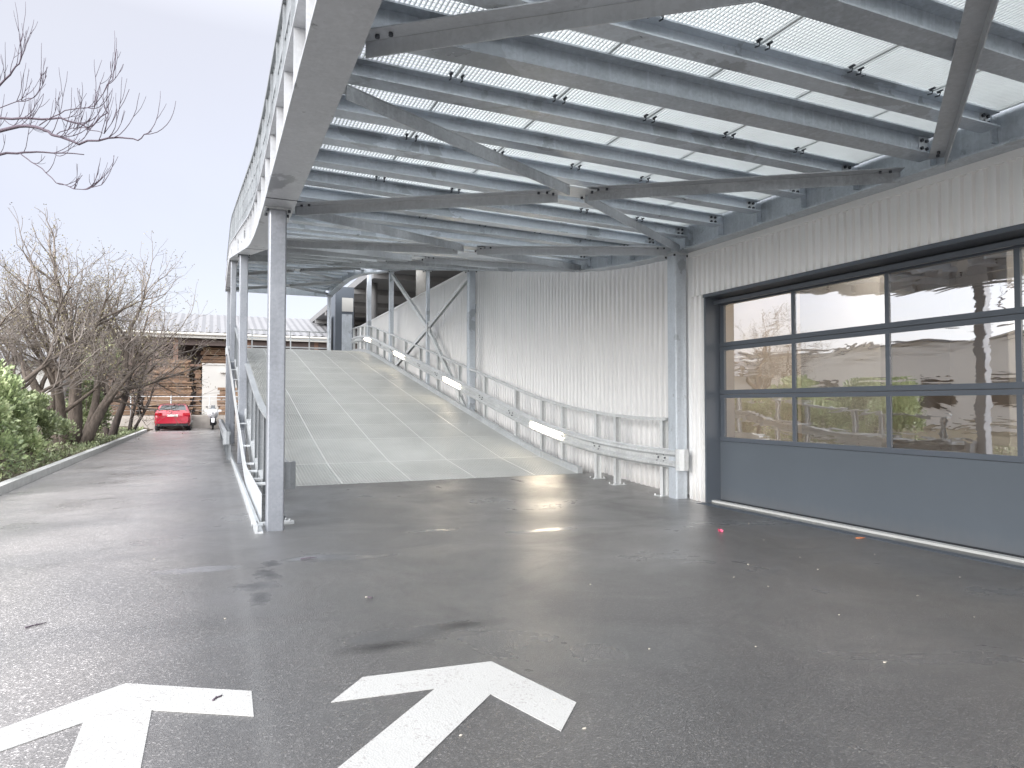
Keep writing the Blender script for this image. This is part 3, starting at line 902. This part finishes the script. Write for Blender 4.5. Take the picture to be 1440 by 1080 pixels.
m = MB(); m.box(-8, 26, 55.5, 55.7, .7, 6.4); m.box(-8, -7.9, 52.3, 55.4, .7, 6.3); m.build('back_wall', M['shed_dark'], sh)
m = MB(); m.box(-8, 26, 52.05, 52.25, 5.5, 5.9); m.build('lintel_beam', M['shed_dark'], sh)
m = MB(); m.box(-7.8, 25.8, 51.9, 55.4, 4.05, 4.2); m.build('loft_floor', M['timber_post'], sh)
def stack(x0, x1, y0, y1, z0, z1, label, th=.09, seed=1):
    rnd = random.Random(seed); m = MB(); z = z0; k = 0
    while z < z1:
        if k % 7 == 6:
            for q in range(3):
                xx = x0+.15+(x1-x0-.4)*q/2; m.box(xx, xx+.1, y0, y1, z, z+.07)
            z += .07
        else:
            t = th*rnd.uniform(.7, 1.2); d = rnd.uniform(-.1, .1); e = rnd.uniform(-.12, .12)
            m.box(x0+d, x1+e, y0+rnd.uniform(-.06, .06), y1, z+.006, z+t-.006); z += t
        k += 1
    tag(m.build('timber_stack', M['wood']), label, 'timber stack', 'stacks of boards around the shed')
stack(-4.0, -1.25, 49.6, 51.1, .8, 2.9, 'lower broad stack of weathered boards behind the red car', .1, 1)
stack(-3.8, -1.4, 49.7, 51.1, 2.92, 4.4, 'upper boards resting on the broad stack behind the red car', .07, 2)
stack(-1.05, -.7, 49.9, 51.2, .8, 3.7, 'narrow board stack left of the white panel', .09, 3)
stack(-.7, 5.5, 53.2, 54.4, 4.22, 5.4, 'dark boards stored on the loft of the shed', .12, 4)
stack(.35, 1.5, 48.6, 49.3, .8, 2.45, 'small brown crate of boards in front of the white panel', .16, 5)
stack(-7.4, -4.4, 50, 51.2, .8, 3.6, 'board stack half hidden by the bare tree', .1, 6)
pn_ = MB(); pn_.box(-.62, 2.4, 49.75, 49.95, .8, 4.05); pn_.box(-.64, 2.42, 49.7, 49.99, 4.06, 4.16); pn_.box(.45, .95, 49.55, 49.745, 3.55, 3.75)
tag(pn_.build('container', M['white_wall']), 'white storage container wall beside the board stacks', 'container')
m = MB(); m.box(-7, 12, 46.9, 47.25, 0, .78)
for i in range(10): m.box(-7+1.9*i, -7+1.9*i+.03, 46.885, 46.9, .02, .76)
tag(m.build('retaining_wall', M['rough_concrete']), 'low rough concrete wall behind the red car', 'wall')
g = MB(); g.quad((-30, 47.25, .76), (30, 47.25, .76), (30, 75, .8), (-30, 75, .8)); structure(g.build('yard', M['rough_concrete']))
fn = thing('wire_fence', 'thin wire fence with steel posts on the low concrete wall', 'fence', (0, 47.1, .78))
for i in range(9):
    x = -6.6+2.15*i; m = MB(); m.tube([(x, 47.08, .78), (x, 47.08, 2.0)], .03, 6); m.build('post', M['galv_light'], fn)
m = MB(); m.tube([(-6.7, 47.08, 1.95), (10.8, 47.08, 1.95)], .02, 5)
for z in (1.1, 1.4, 1.7): m.tube([(-6.7, 47.08, z), (10.8, 47.08, z)], .006, 4)
m.build('wires', M['galv_light'], fn)
# white hall behind the hedge
wh = thing('white_hall', 'low white hall with a grey roof behind the bare trees', 'building', (-16, 46, 0))
m = MB(); m.box(-30, -8.3, 47.4, 58, 0, 4.2); m.build('wall', M['white_wall'], wh)
m = MB(); m.quad((-30.5, 46.9, 4.15), (-8.1, 46.9, 4.15), (-8.1, 54, 7.7), (-30.5, 54, 7.7)); m.quad((-30.5, 54, 7.7), (-8.1, 54, 7.7), (-8.1, 61, 4.2), (-30.5, 61, 4.2))
m.box(-30.5, -8.1, 46.85, 46.95, 3.95, 4.14); m.build('roof', M['roof'], wh)
# low beige block west of the lane (seen mirrored in the door)
wb = thing('beige_block', 'long low beige block across the verge, left of the picture', 'building', (-32, 8, 0))
m = MB(); m.box(-40, -30, -14, 58, 0, 5.6); m.build('wall', M['block'], wb)
m = MB(); m.box(-40.3, -29.7, -14.3, 58.3, 5.61, 5.9); m.build('roof', M['roof'], wb)
for i in range(15):
    m = MB(); m.box(-30.02, -29.95, -11+4.6*i, -8.8+4.6*i, 1.4, 3.2); m.build('window', M['carglass'], wb)

# ------------------------------------------------------------------ car
car = thing('parked_car', 'red hatchback parked at the end of the lane, seen from behind', 'car', (-2.02, 43.2, 0))
CX, CY = -2.02, 43.2
def carbody():
    m = MB()
    # sections along y: (y, half width, z of sill, belt, roof half width, roof z)
    secs = []
    def ring(y, w, zb, zbelt, wr, zr):
        return [(-w*.93, zb), (-w, zb+.18), (-w, zbelt-.18), (-w*.97, zbelt), (-wr, zr-.05), (-wr*.8, zr), (wr*.8, zr), (wr, zr-.05), (w*.97, zbelt), (w, zbelt-.18), (w, zb+.18), (w*.93, zb)]
    L = [(0., .80, .42, .80, .72, .84), (.03, .87, .36, .92, .78, .96), (.10, .90, .30, 1.0, .80, 1.06), (.25, .915, .27, 1.02, .76, 1.22), (.50, .92, .26, 1.02, .70, 1.44), (.8, .92, .26, 1.02, .68, 1.50),
         (1.7, .92, .26, 1.0, .68, 1.53), (2.5, .92, .26, .98, .66, 1.48), (3.2, .91, .26, .96, .64, 1.06), (3.9, .89, .26, .88, .62, .92), (4.3, .82, .30, .72, .55, .76), (4.4, .7, .38, .6, .5, .66)]
    n0 = len(m.v)
    for y, w, zb, zt, wr, zr in L:
        for a, b in ring(y, w, zb, zt, wr, zr): m.v.append((CX+a, CY+y, b))
    k = 12
    for i in range(len(L)-1):
        for j in range(k):
            a = n0+i*k+j; b = n0+i*k+(j+1) % k; m.face((a, b, b+k, a+k), 0, True)
    m.face(tuple(n0+j for j in range(k))); m.face(tuple(n0+(len(L)-1)*k+j for j in range(k))[::-1])
    return m
carbody().build('body', M['red'], car)
m = MB(); m.quad((CX-.70, CY+.11, 1.06), (CX+.70, CY+.11, 1.06), (CX+.60, CY+.40, 1.41), (CX-.60, CY+.40, 1.41)); rw = m.build('rear_window', M['carglass'], car)
m = MB(); m.box(CX-.01, CX+.35, CY+.14, CY+.155, 1.12, 1.135); m.build('wiper', M['black'], rw)
m = MB(); m.box(CX-.58, CX+.58, CY+.34, CY+.5, 1.455, 1.48); m.build('spoiler', M['black'], car)
m = MB(); m.box(CX-.80, CX+.80, CY-.035, CY+.10, .26, .40); m.build('bumper', M['black'], car)
m = MB(); m.box(CX-.27, CX+.27, CY-.03, CY+.02, .80, .91); m.build('number_plate', M['plate'], car)
for sx in (-1, 1):
    m = MB(); m.box(min(CX+sx*.52, CX+sx*.89), max(CX+sx*.52, CX+sx*.89), CY-.0, CY+.14, .86, .99); m.build('tail_light', M['tail'], car)
    m = MB(); m.quad(*[(CX+sx*(x), CY+y, z) for x, y, z in ((.905, .45, 1.05), (.905, 2.85, 1.03), (.70, 2.5, 1.41), (.72, .72, 1.43))]); m.build('side_window', M['carglass'], car)
    m = MB(); m.box(min(CX+sx*.90, CX+sx*1.08), max(CX+sx*.90, CX+sx*1.08), CY+2.6, CY+2.72, 1.0, 1.12); m.build('mirror', M['black'], car)
    for yy_ in (.85, 3.5):
        m = MB(); x = CX+sx*.80
        m.tube([(x-.11, CY+yy_, .32), (x+.11, CY+yy_, .32)], .32, 20); w_ = m.build('wheel', M['tyre'], car)
        m = MB(); m.tube([(x+sx*.10, CY+yy_, .32), (x+sx*.125, CY+yy_, .32)], .21, 14); m.build('rim', M['chrome'], w_)
car.rotation_euler = (0, 0, 0)

# ------------------------------------------------------------------ motorcycle, facing the camera
mc = thing('motorcycle', 'white motorcycle with fairing parked by the low wall, right of the red car', 'motorcycle', (.05, 44.9, 0))
BX, BY = .05, 44.9
def ring(m, c, r, rt, n=20, k=8, mi=0):
    pts = [(c[0], c[1]+r*math.cos(2*math.pi*i/n), c[2]+r*math.sin(2*math.pi*i/n)) for i in range(n+1)]
    m.tube(pts, rt, k, mi)
for y in (0, 1.42):
    m = MB(); ring(m, (BX, BY+y, .31), .25, .062); w_ = m.build('wheel', M['tyre'], mc)
    m = MB(); m.tube([(BX-.03, BY+y, .31), (BX+.03, BY+y, .31)], .20, 14); m.build('rim', M['chrome'], w_)
m = MB()
for sx in (-1, 1): m.tube([(BX+sx*.10, BY, .31), (BX+sx*.11, BY+.30, .98)], .03, 8)
m.build('front_fork', M['black'], mc)
m = MB(); n = 8
for i in range(n):
    a0, a1 = math.pi*(.1+.75*i/n), math.pi*(.1+.75*(i+1)/n)
    f = lambda a, x: (BX+x, BY-.36*math.cos(a), .31+.36*math.sin(a))
    m.quad(f(a0, -.08), f(a0, .08), f(a1, .08), f(a1, -.08))
m.build('mudguard', M['white_paint'], mc)
m = MB()
for y, w, z0, z1 in ((0,)*4,): pass
L = [(.10, .13, .84, 1.06), (.16, .24, .76, 1.14), (.30, .32, .62, 1.26), (.45, .28, .55, 1.22)]
n0 = len(m.v)
for y, w, z0, z1 in L:
    for a in range(10):
        t = 2*math.pi*a/10; m.v.append((BX+w*math.cos(t), BY+y, (z0+z1)/2+(z1-z0)/2*math.sin(t)))
for i in range(3):
    for j in range(10): m.face((n0+i*10+j, n0+i*10+(j+1) % 10, n0+(i+1)*10+(j+1) % 10, n0+(i+1)*10+j), 0, True)
m.face(tuple(n0+j for j in range(10))); m.face(tuple(n0+30+j for j in range(10))[::-1])
m.build('fairing', M['white_paint'], mc)
m = MB(); m.quad((BX-.15, BY+.24, 1.2), (BX+.15, BY+.24, 1.2), (BX+.10, BY+.38, 1.42), (BX-.10, BY+.38, 1.42)); m.build('windscreen', M['carglass'], mc)
m = MB(); m.tube([(BX, BY+.10, .94), (BX, BY+.085, .94)], .075, 12); m.build('headlight', M['chrome'], mc)
m = MB(); m.tube([(BX-.38, BY+.45, 1.08), (BX-.2, BY+.38, 1.12), (BX+.2, BY+.38, 1.12), (BX+.38, BY+.45, 1.08)], .018, 6); m.build('handlebar', M['black'], mc)
for sx in (-1, 1):
    m = MB(); m.obox((BX+sx*.37, BY+.36, 1.10), (.09, 0, 0), (0, .03, 0), (0, 0, .055)); m.build('hand_guard', M['white_paint'], mc)
for sx in (-1, 1):
    m = MB(); m.tube([(BX+sx*.25, BY+.38, 1.1), (BX+sx*.32, BY+.33, 1.28)], .008, 5); m.obox((BX+sx*.34, BY+.32, 1.32), (.06, 0, 0), (0, .015, 0), (0, 0, .035)); m.build('mirror', M['black'], mc)
L2 = [((BX, BY+.42, .86), .17), ((BX, BY+.62, .90), .19), ((BX, BY+.85, .84), .12)]
m = MB(); m.tube([p for p, _ in L2], [r for _, r in L2], 10); m.build('fuel_tank', M['white_paint'], mc)
m = MB(); m.box(BX-.13, BX+.13, BY+.8, BY+1.5, .76, .84); m.build('seat', M['black'], mc)
m = MB(); m.box(BX-.16, BX+.16, BY+.45, BY+.95, .22, .68); m.tube([(BX+.17, BY+.5, .3), (BX+.18, BY+1.5, .42)], .045, 8); m.build('engine', M['black'], mc)
m = MB(); m.tube([(BX+.1, BY+1.42, .31), (BX+.08, BY+.9, .42)], .03, 6); m.box(BX-.09, BX+.09, BY+1.4, BY+1.7, .62, .82); m.build('tail', M['black'], mc)

# ------------------------------------------------------------------ trees
def rv(rnd, s=1.): return Vector((rnd.uniform(-s, s), rnd.uniform(-s, s), rnd.uniform(-s, s)))
def grow(T, C, rnd, p, d, r, L, depth, P, tips):
    """one limb with side shoots; T takes thick wood, C twigs"""
    n = 5 if depth < 2 else 4 if depth < 4 else 3
    pts = [p.copy()]; rad = [r]; q = p.copy(); dd = d.normalized()
    for i in range(n):
        dd = (dd+rv(rnd, P['wob'])*(.6+.25*depth)+Vector((0, 0, P['up'][min(depth, len(P['up'])-1)]))).normalized()
        q = q+dd*L/n; pts.append(q.copy()); rad.append(max(r*(1-(1-P['taper'])*(i+1)/n), P['rmin']))
    (T if depth < P['split'] else C).tube(pts, rad, 8 if depth == 0 else 6 if depth < P['split'] else 3, 0, True, depth < 1)
    if depth >= P['max']:
        tips.append(q); return
    kids = P['kids'][depth]
    for c in range(kids):
        t = rnd.uniform(P['from'], 1.) if c else 1.
        i = min(int(t*n), n-1); f = t*n-i
        b = pts[i].lerp(pts[i+1], f); base = (pts[i+1]-pts[i]).normalized()
        ang = R(rnd.uniform(*P['ang'])) if c else R(rnd.uniform(5, 22))
        ax = base.cross(rv(rnd)).normalized()
        nd = Matrix.Rotation(ang, 3, ax) @ base
        rr = rad[i]*(rnd.uniform(.45, .7) if c else .85)
        grow(T, C, rnd, b, nd, max(rr, P['rmin']), L*rnd.uniform(*P['len']), depth+1, P, tips)
def tree(name, loc, stems, P, label, mt, mc, seed, leaves=None, group=None):
    rnd = random.Random(seed); T = MB(); C = MB(); tips = []
    t = thing(name, label, 'tree', loc, group)
    for (dx, dy, d, r, L) in stems:
        grow(T, C, rnd, Vector((loc[0]+dx, loc[1]+dy, loc[2]-.1)), Vector(d), r, L, 0, P, tips)
    T.build('trunk', mt, t); C.build('crown', mc, t)
    if leaves:
        m = MB(); lm, cnt, sz = leaves
        for q in tips:
            for _ in range(cnt):
                c = q+rv(rnd, .09); a = rv(rnd).normalized()*sz; b = a.cross(rv(rnd)).normalized()*sz*.5
                m.quad(tuple(c-a), tuple(c+b), tuple(c+a), tuple(c-b))
        m.build('dry_leaves', lm, t)
    return len(tips)
P1 = dict(wob=.16, up=[.05, .03, .04, .06, .08, .08], taper=.55, rmin=.005, split=3, max=5, kids=[4, 5, 4, 3, 3], ang=(20, 60), len=(.55, .78), **{'from': .3})
tree('bare_tree', (-4.25, 27.2, .1), [(0, 0, (.05, .05, 1), .26, 2.95), (-.3, .2, (-.45, .1, 1), .20, 2.9), (.3, -.1, (.38, .1, 1), .20, 2.75), (-.15, -.3, (-.15, -.45, 1), .18, 2.7), (.15, .35, (.3, .5, 1), .17, 2.65)],
     P1, 'large many stemmed bare tree with brown twigs behind the kerb', M['bark'], M['twig'], 11, (M['bud'], 2, .032), 'bare trees on the verge')
P2 = dict(P1); P2['kids'] = [4, 4, 4, 3, 3]
tree('bare_tree', (-6.6, 22.6, .1), [(0, 0, (-.1, .1, 1), .2, 2.3), (.3, .1, (.5, .2, .8), .16, 2.2), (-.2, 0, (-.6, 0, .8), .16, 2.1)],
     P2, 'bare tree rising behind the green laurel hedge', M['bark'], M['twig'], 5, (M['bud'], 1, .03), 'bare trees on the verge')
P3 = dict(P1); P3['kids'] = [4, 5, 4, 3, 3]; P3['up'] = [.05, .02, .0, .02, .03, .03]
tree('bare_tree', (-3.75, 32.4, .1), [(0, 0, (.25, .15, 1), .17, 2.3), (-.1, .1, (-.3, .3, 1), .12, 2.2)],
     P3, 'dark leaning bare tree between the big tree and the red car', M['bark_dark'], M['twig_red'], 8, None, 'bare trees on the verge')
tree('bare_tree', (-3.7, 38.6, .1), [(0, 0, (.1, 0, 1), .10, 1.9), (.1, .2, (.5, .1, 1), .08, 1.8)],
     dict(P3, kids=[4, 4, 4, 3, 2]), 'thin bare tree close to the left of the red car', M['bark_dark'], M['twig_red'], 9, None, 'bare trees on the verge')
# near tree outside the frame on the left: its branches reach into the sky
rnd = random.Random(4)
nt_ = thing('overhanging_tree', 'dark bare branches reaching into the sky at the upper left', 'tree', (-6.2, 10.2, .1))
T = MB(); C = MB(); tips = []
def W(X, Y, Z):                  # from camera ground axes to scene axes
    a = R(23.27); return Vector((math.cos(a)*X+math.sin(a)*Y, -math.sin(a)*X+math.cos(a)*Y, Z))
tb = Vector((-6.2, 10.2, 0)); top = Vector((-6.6, 10.0, 3.2))
T.tube([tb, (-6.3, 10.15, 1.2), (-6.5, 10.1, 2.3), top], [.22, .18, .15, .12], 10)
def limb(pts, r0, r1, nsub, seed, L=.55):
    r0 *= .5; r1 *= .75; nsub = int(nsub*1.35)
    rnd = random.Random(seed)
    P_ = []; 
    for i in range(len(pts)-1):
        a, b = Vector(pts[i]), Vector(pts[i+1])
        for k in range(4): P_.append(a.lerp(b, k/4)+(rv(rnd, .012) if (i or k) else Vector()))
    P_.append(Vector(pts[-1])); n = len(P_)
    C.tube(P_, [r0+(r1-r0)*i/(n-1) for i in range(n)], 5)
    for j in range(nsub):
        i = rnd.randint(3, n-2); base = (P_[i+1]-P_[i]).normalized()
        d = (base+rv(rnd, .55)+Vector((0, 0, .0))).normalized()
        q = P_[i].copy(); pp = [q.copy()]; m_ = 8; Lx = L*rnd.uniform(.5, 1.3)
        for s in range(m_):
            d = (d+Vector((0, 0, .24))+rv(rnd, .13)).normalized(); q = q+d*Lx/m_; pp.append(q.copy())
            if s in (2, 4) and rnd.random() < .7:
                e = (d+rv(rnd, .7)).normalized(); z = q.copy(); zz = [z.copy()]
                for _ in range(4): e = (e+Vector((0, 0, .25))+rv(rnd, .12)).normalized(); z = z+e*Lx*.1; zz.append(z.copy())
                C.tube(zz, [.003, .0028, .0025, .0022, .002], 3)
        rs = max(r1*.8, .0045)
        C.tube(pp, [rs*(1-.5*s/m_) for s in range(m_+1)], 4)
def WP(px, py, D):
    x = (px-720)/980*D; z = 1.5+(568-py)/980*D; return W(x, D, z)
limb([top, WP(-120, 260, 8.3), WP(-40, 190, 7.9), WP(20, 172, 7.6), WP(50, 176, 7.4), WP(70, 186, 7.3), WP(105, 198, 7.2), WP(160, 188, 7.1), WP(187, 194, 7.0), WP(208, 180, 7.0)], .055, .005, 16, 1)
limb([top, WP(-100, 300, 8.8), WP(-30, 215, 8.3), WP(15, 211, 8.0), WP(55, 211, 7.9), WP(112, 214, 7.7)], .05, .007, 8, 2)
limb([WP(20, 211, 8.0), WP(45, 228, 7.8), WP(75, 255, 7.6), WP(105, 265, 7.5), WP(138, 258, 7.4), WP(142, 240, 7.4)], .013, .004, 9, 3, .4)
limb([WP(48, 172, 7.5), WP(85, 150, 7.3), WP(125, 145, 7.2), WP(150, 105, 7.2), WP(156, 62, 7.2)], .012, .004, 9, 4, .4)
limb([top, WP(-110, 250, 8.0), WP(-30, 160, 7.8), WP(20, 162, 7.6), WP(80, 162, 7.5), WP(118, 174, 7.4), WP(143, 155, 7.4), WP(140, 143, 7.4)], .04, .005, 10, 5, .45)
limb([top, WP(-90, 230, 8.6), WP(-25, 130, 8.4), WP(5, 100, 8.2), WP(20, 75, 8.2), WP(20, 45, 8.2)], .045, .004, 12, 6, .5)
limb([WP(73, 185, 7.3), WP(95, 175, 7.3), WP(120, 178, 7.2), WP(142, 184, 7.2), WP(175, 120, 7.1)], .011, .004, 8, 7, .4)
limb([WP(-20, 150, 8.0), WP(15, 138, 8.), WP(45, 130, 7.9), WP(57, 100, 7.9)], .012, .004, 8, 8, .4)
for sd, tgt in ((31, (-9, 12, 6)), (32, (-8, 8, 6.5)), (33, (-9.5, 10, 5)), (34, (-7, 13, 6.2)), (35, (-6.8, 9.8, 7))):
    t_ = Vector(tgt); limb([top, top.lerp(t_, .4)+Vector((0, 0, .3)), top.lerp(t_, .75), t_], .07, .01, 22, sd, 1.1)
T.build('trunk', M['twig_dark'], nt_); C.build('crown', M['twig_dark'], nt_)

# shrubs built from leaves on stems
def shrub(name, c, rad, n, label, mt, seed, lsz=.06, cat='shrub', up=.5, group=None):
    rnd = random.Random(seed); m = MB(); st_ = MB()
    t = thing(name, label, cat, (c[0], c[1], c[2]), group)
    blobs = []
    for i in range(26):
        a = rnd.uniform(0, 6.283); rr = rnd.random()**.5*.78; h = rnd.uniform(.15, .92)
        k = (1-max(0, h-.45)*1.1)
        blobs.append((Vector((c[0]+rad[0]*rr*k*math.cos(a), c[1]+rad[1]*rr*k*math.sin(a), c[2]+rad[2]*h)), rnd.uniform(.22, .42)*min(rad[0], rad[1], rad[2])))
    for b, r in blobs[:18]:
        st_.tube([(c[0]+rnd.uniform(-.2, .2)*rad[0], c[1]+rnd.uniform(-.2, .2)*rad[1], c[2]-.05), ((c[0]+b.x)/2, (c[1]+b.y)/2, b.z*.5), tuple(b)], [.025, .018, .008], 5)
    for i in range(n):
        b, r = rnd.choice(blobs); d = rv(rnd).normalized()
        if d.z < -.5: d.z *= -1
        p = b+d*r*rnd.uniform(.6, 1.12)
        if p.z < c[2]: p.z = c[2]+rnd.random()*.2
        a = (d+Vector((0, 0, up))+rv(rnd, .55)).normalized()
        sgn = a.cross(rv(rnd)).normalized(); s = lsz*rnd.uniform(.7, 1.4); nrm = a.cross(sgn)
        w = s*.36
        n0 = len(m.v)
        m.v += [tuple(p), tuple(p+a*s*.5+sgn*w+nrm*w*.3), tuple(p+a*s*1.1), tuple(p+a*s*.5-sgn*w+nrm*w*.3), tuple(p+a*s*.5)]
        m.face((n0, n0+1, n0+2, n0+4), 0, False); m.face((n0, n0+4, n0+2, n0+3), 0, False)
    st_.build('stems', M['bark'], t); m.build('foliage', mt, t)
shrub('laurel_bush', (-4.85, 15.6, .05), (1.6, 2.1, 1.9), 14000, 'broad glossy green laurel bush at the left edge behind the kerb', M['laurel'], 1, .085, group='laurels behind the kerb')
shrub('laurel_bush', (-4.9, 19.0, .05), (1.5, 2.1, 2.1), 15000, 'taller green laurel bush between the front bush and the big tree', M['laurel'], 2, .085, group='laurels behind the kerb')
shrub('laurel_bush', (-4.4, 21.6, .05), (.95, 1.4, 1.6), 8000, 'dark green laurel bush against the trunk of the big tree', M['ivy'], 3, .08, group='laurels behind the kerb')
shrub('ivy_shrub', (-4.2, 29.6, .05), (.8, 1.2, 2.3), 5000, 'dark ivy growing between the tree trunks', M['ivy'], 5, .08)
shrub('evergreen_shrub', (-4.3, 33.5, 2.3), (1.0, 1.2, 1.7), 2600, 'bright green sprays among the bare twigs left of the red car', M['laurel'], 6, .10)
shrub('ivy_shrub', (-5.2, 36.5, .05), (1.2, 2.5, 1.5), 4500, 'low dark undergrowth beyond the leaning trunk', M['ivy'], 7, .09)
# fallen leaves and weeds on the verge
m = MB(); rnd = random.Random(3)
for i in range(9000):
    x = -3.4-rnd.random()**1.5*5; y = rnd.uniform(9, 43); z = .12+rnd.random()*.12
    a = rv(rnd).normalized()*rnd.uniform(.04, .10); a.z = abs(a.z)*1.4; b = a.cross(rv(rnd)).normalized()*.02; p = Vector((x, y, z))
    m.quad(tuple(p-b), tuple(p+b), tuple(p+a+b*.3), tuple(p+a-b*.3))
tag(m.build('ground_cover', M['ivy']), kind='stuff')

# ------------------------------------------------------------------ litter
rnd = random.Random(12)
specks = [(4.614, 5.149), (4.162, 4.82), (4.21, 4.468), (5.293, 5.185), (5.056, 4.746), (7.0, 6.6), (6.075, 4.988), (5.958, 4.048), (5.08, 3.793), (4.941, 3.26), (4.109, 3.672), (2.473, 3.625), (1.609, 3.195),
          (1.049, 3.025), (1.596, 2.864), (1.115, 5.455), (2.34, 7.987), (3.1, 3.4), (2.9, 5.1), (5.6, 6.0), (6.2, 6.9), (3.6, 2.9), (-.5, 7.6), (-1.6, 5.9), (.1, 5.3)]
for i, (x, y) in enumerate(specks):
    m = MB(); r = rnd.uniform(.004, .010); n = 7; a0 = rnd.uniform(0, 6); e = rnd.uniform(.4, 1.)
    m.prism([(x+r*(1+.3*rnd.random())*math.cos(a0+6.283*k/n), y+e*r*math.sin(a0+6.283*k/n)) for k in range(n)], .001, .006)
    tag(m.build('fallen_petal', M['petal']), 'small pale petal lying on the wet asphalt', 'petal', 'pale petals scattered on the asphalt')
m = MB()
for i in range(9):
    a = rnd.uniform(0, 6.28); c = Vector((5.49+.018*math.cos(a), 6.583+.018*math.sin(a), .018)); d = rv(rnd).normalized()*.028; b = d.cross(rv(rnd)).normalized()*.02
    m.quad(tuple(c-d), tuple(c+b), tuple(c+d), tuple(c-b))
tag(m.build('pink_blossom', M['pink']), 'crumpled pink blossom on the asphalt in front of the door', 'blossom')
m = MB(); m.prism([(6.60, 5.66), (6.64, 5.69), (6.69, 5.68), (6.73, 5.645), (6.69, 5.635), (6.64, 5.64)], .002, .008)
tag(m.build('orange_leaf', M['orange']), 'orange leaf lying near the slotted drain', 'leaf')
def twig(x, y, L, a, label):
    m = MB(); d = Vector((math.cos(a), math.sin(a), 0)); s = Vector((-d.y, d.x, 0)); p = Vector((x, y, .008))
    m.tube([p, p+d*L*.4+s*.006, p+d*L*.8-s*.004, p+d*L], [.006, .005, .004, .002], 5); m.tube([p+d*L*.5, p+d*L*.65+s*L*.25], .003, 4)
    tag(m.build('twig', M['twig_dark']), label, 'twig', 'twigs fallen on the asphalt')
twig(-1.13, 5.60, .13, .6, 'dark twig on the pale lane asphalt near the left edge')
twig(.80, 7.02, .16, .1, 'forked twig in the small puddle in front of the nearest column')
twig(.02, 3.86, .07, .9, 'short twig lying on the head of the straight arrow')
twig(1.15, 5.4, .05, 2.2, 'tiny twig between the slanted arrow and the ramp')

# ------------------------------------------------------------------ sky, light, camera
w = bpy.data.worlds.new('World'); S.world = w; w.use_nodes = True
nt = w.node_tree; nt.nodes.clear()
out = nt.nodes.new('ShaderNodeOutputWorld')
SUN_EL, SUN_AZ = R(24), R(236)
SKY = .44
sky = N(nt, 'ShaderNodeTexSky'); sky.sky_type = 'NISHITA'; sky.sun_disc = False
sky.sun_elevation = SUN_EL; sky.sun_rotation = SUN_AZ
b1 = N(nt, 'ShaderNodeBackground', Strength=.05); nt.links.new(sky.outputs[0], b1.inputs[0])
tc = nt.nodes.new('ShaderNodeTexCoord'); sx = nt.nodes.new('ShaderNodeSeparateXYZ'); nt.links.new(tc.outputs['Generated'], sx.inputs[0])
cl = noise_n(nt, tc.outputs['Generated'], 2.2, 5, .55, .4)
zz = math_n(nt, 'ADD', sx.outputs[2], math_n(nt, 'MULTIPLY', math_n(nt, 'SUBTRACT', cl, .5), .35))
grad = ramp(nt, zz, [(0., (.52, .42, .50)), (.10, (.60, .52, .57)), (.30, (.69, .63, .63)), (.45, (.72, .67, .66)), (.75, (.74, .70, .68)), (1., (.74, .71, .69))])
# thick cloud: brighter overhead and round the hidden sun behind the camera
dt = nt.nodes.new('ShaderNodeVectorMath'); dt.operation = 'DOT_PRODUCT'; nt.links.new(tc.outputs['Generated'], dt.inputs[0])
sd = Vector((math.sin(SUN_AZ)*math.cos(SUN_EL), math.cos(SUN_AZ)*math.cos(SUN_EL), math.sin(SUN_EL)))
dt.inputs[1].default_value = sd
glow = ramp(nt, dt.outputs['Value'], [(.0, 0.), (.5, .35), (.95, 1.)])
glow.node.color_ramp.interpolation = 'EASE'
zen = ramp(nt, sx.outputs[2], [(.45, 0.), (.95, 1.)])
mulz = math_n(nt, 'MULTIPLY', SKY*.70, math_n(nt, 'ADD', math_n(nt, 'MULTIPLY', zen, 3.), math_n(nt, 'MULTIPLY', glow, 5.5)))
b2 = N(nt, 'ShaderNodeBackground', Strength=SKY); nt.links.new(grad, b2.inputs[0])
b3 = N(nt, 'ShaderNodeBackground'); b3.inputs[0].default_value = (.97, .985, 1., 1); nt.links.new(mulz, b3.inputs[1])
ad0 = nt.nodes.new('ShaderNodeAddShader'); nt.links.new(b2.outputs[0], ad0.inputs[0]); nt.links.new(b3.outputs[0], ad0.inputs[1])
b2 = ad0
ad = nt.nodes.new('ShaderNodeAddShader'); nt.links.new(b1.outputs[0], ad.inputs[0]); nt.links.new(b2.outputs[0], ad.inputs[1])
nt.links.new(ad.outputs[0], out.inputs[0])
sl = bpy.data.lights.new('sun', 'SUN'); sl.energy = 1.8; sl.angle = R(40); sl.color = (1, .97, .93)
so = bpy.data.objects.new('sun', sl); COL.objects.link(so)
so.rotation_euler = (R(90)-SUN_EL, 0, math.pi-SUN_AZ)

cd = bpy.data.cameras.new('camera'); co = bpy.data.objects.new('camera', cd); COL.objects.link(co)
cd.sensor_width = 36; cd.lens = 24.5; cd.clip_end = 2000; cd.clip_start = .05
co.location = (0, 0, 1.5); co.rotation_euler = (R(90)+math.atan(28/980), 0, -R(23.27))
S.camera = co
S.view_settings.view_transform = 'Standard'; S.view_settings.look = 'None'
S.view_settings.gamma = 1; S.view_settings.exposure = 1.08
S.cycles.max_bounces = 10; S.cycles.diffuse_bounces = 5; S.cycles.glossy_bounces = 5; S.cycles.transparent_max_bounces = 12
S.cycles.sample_clamp_indirect = 6.
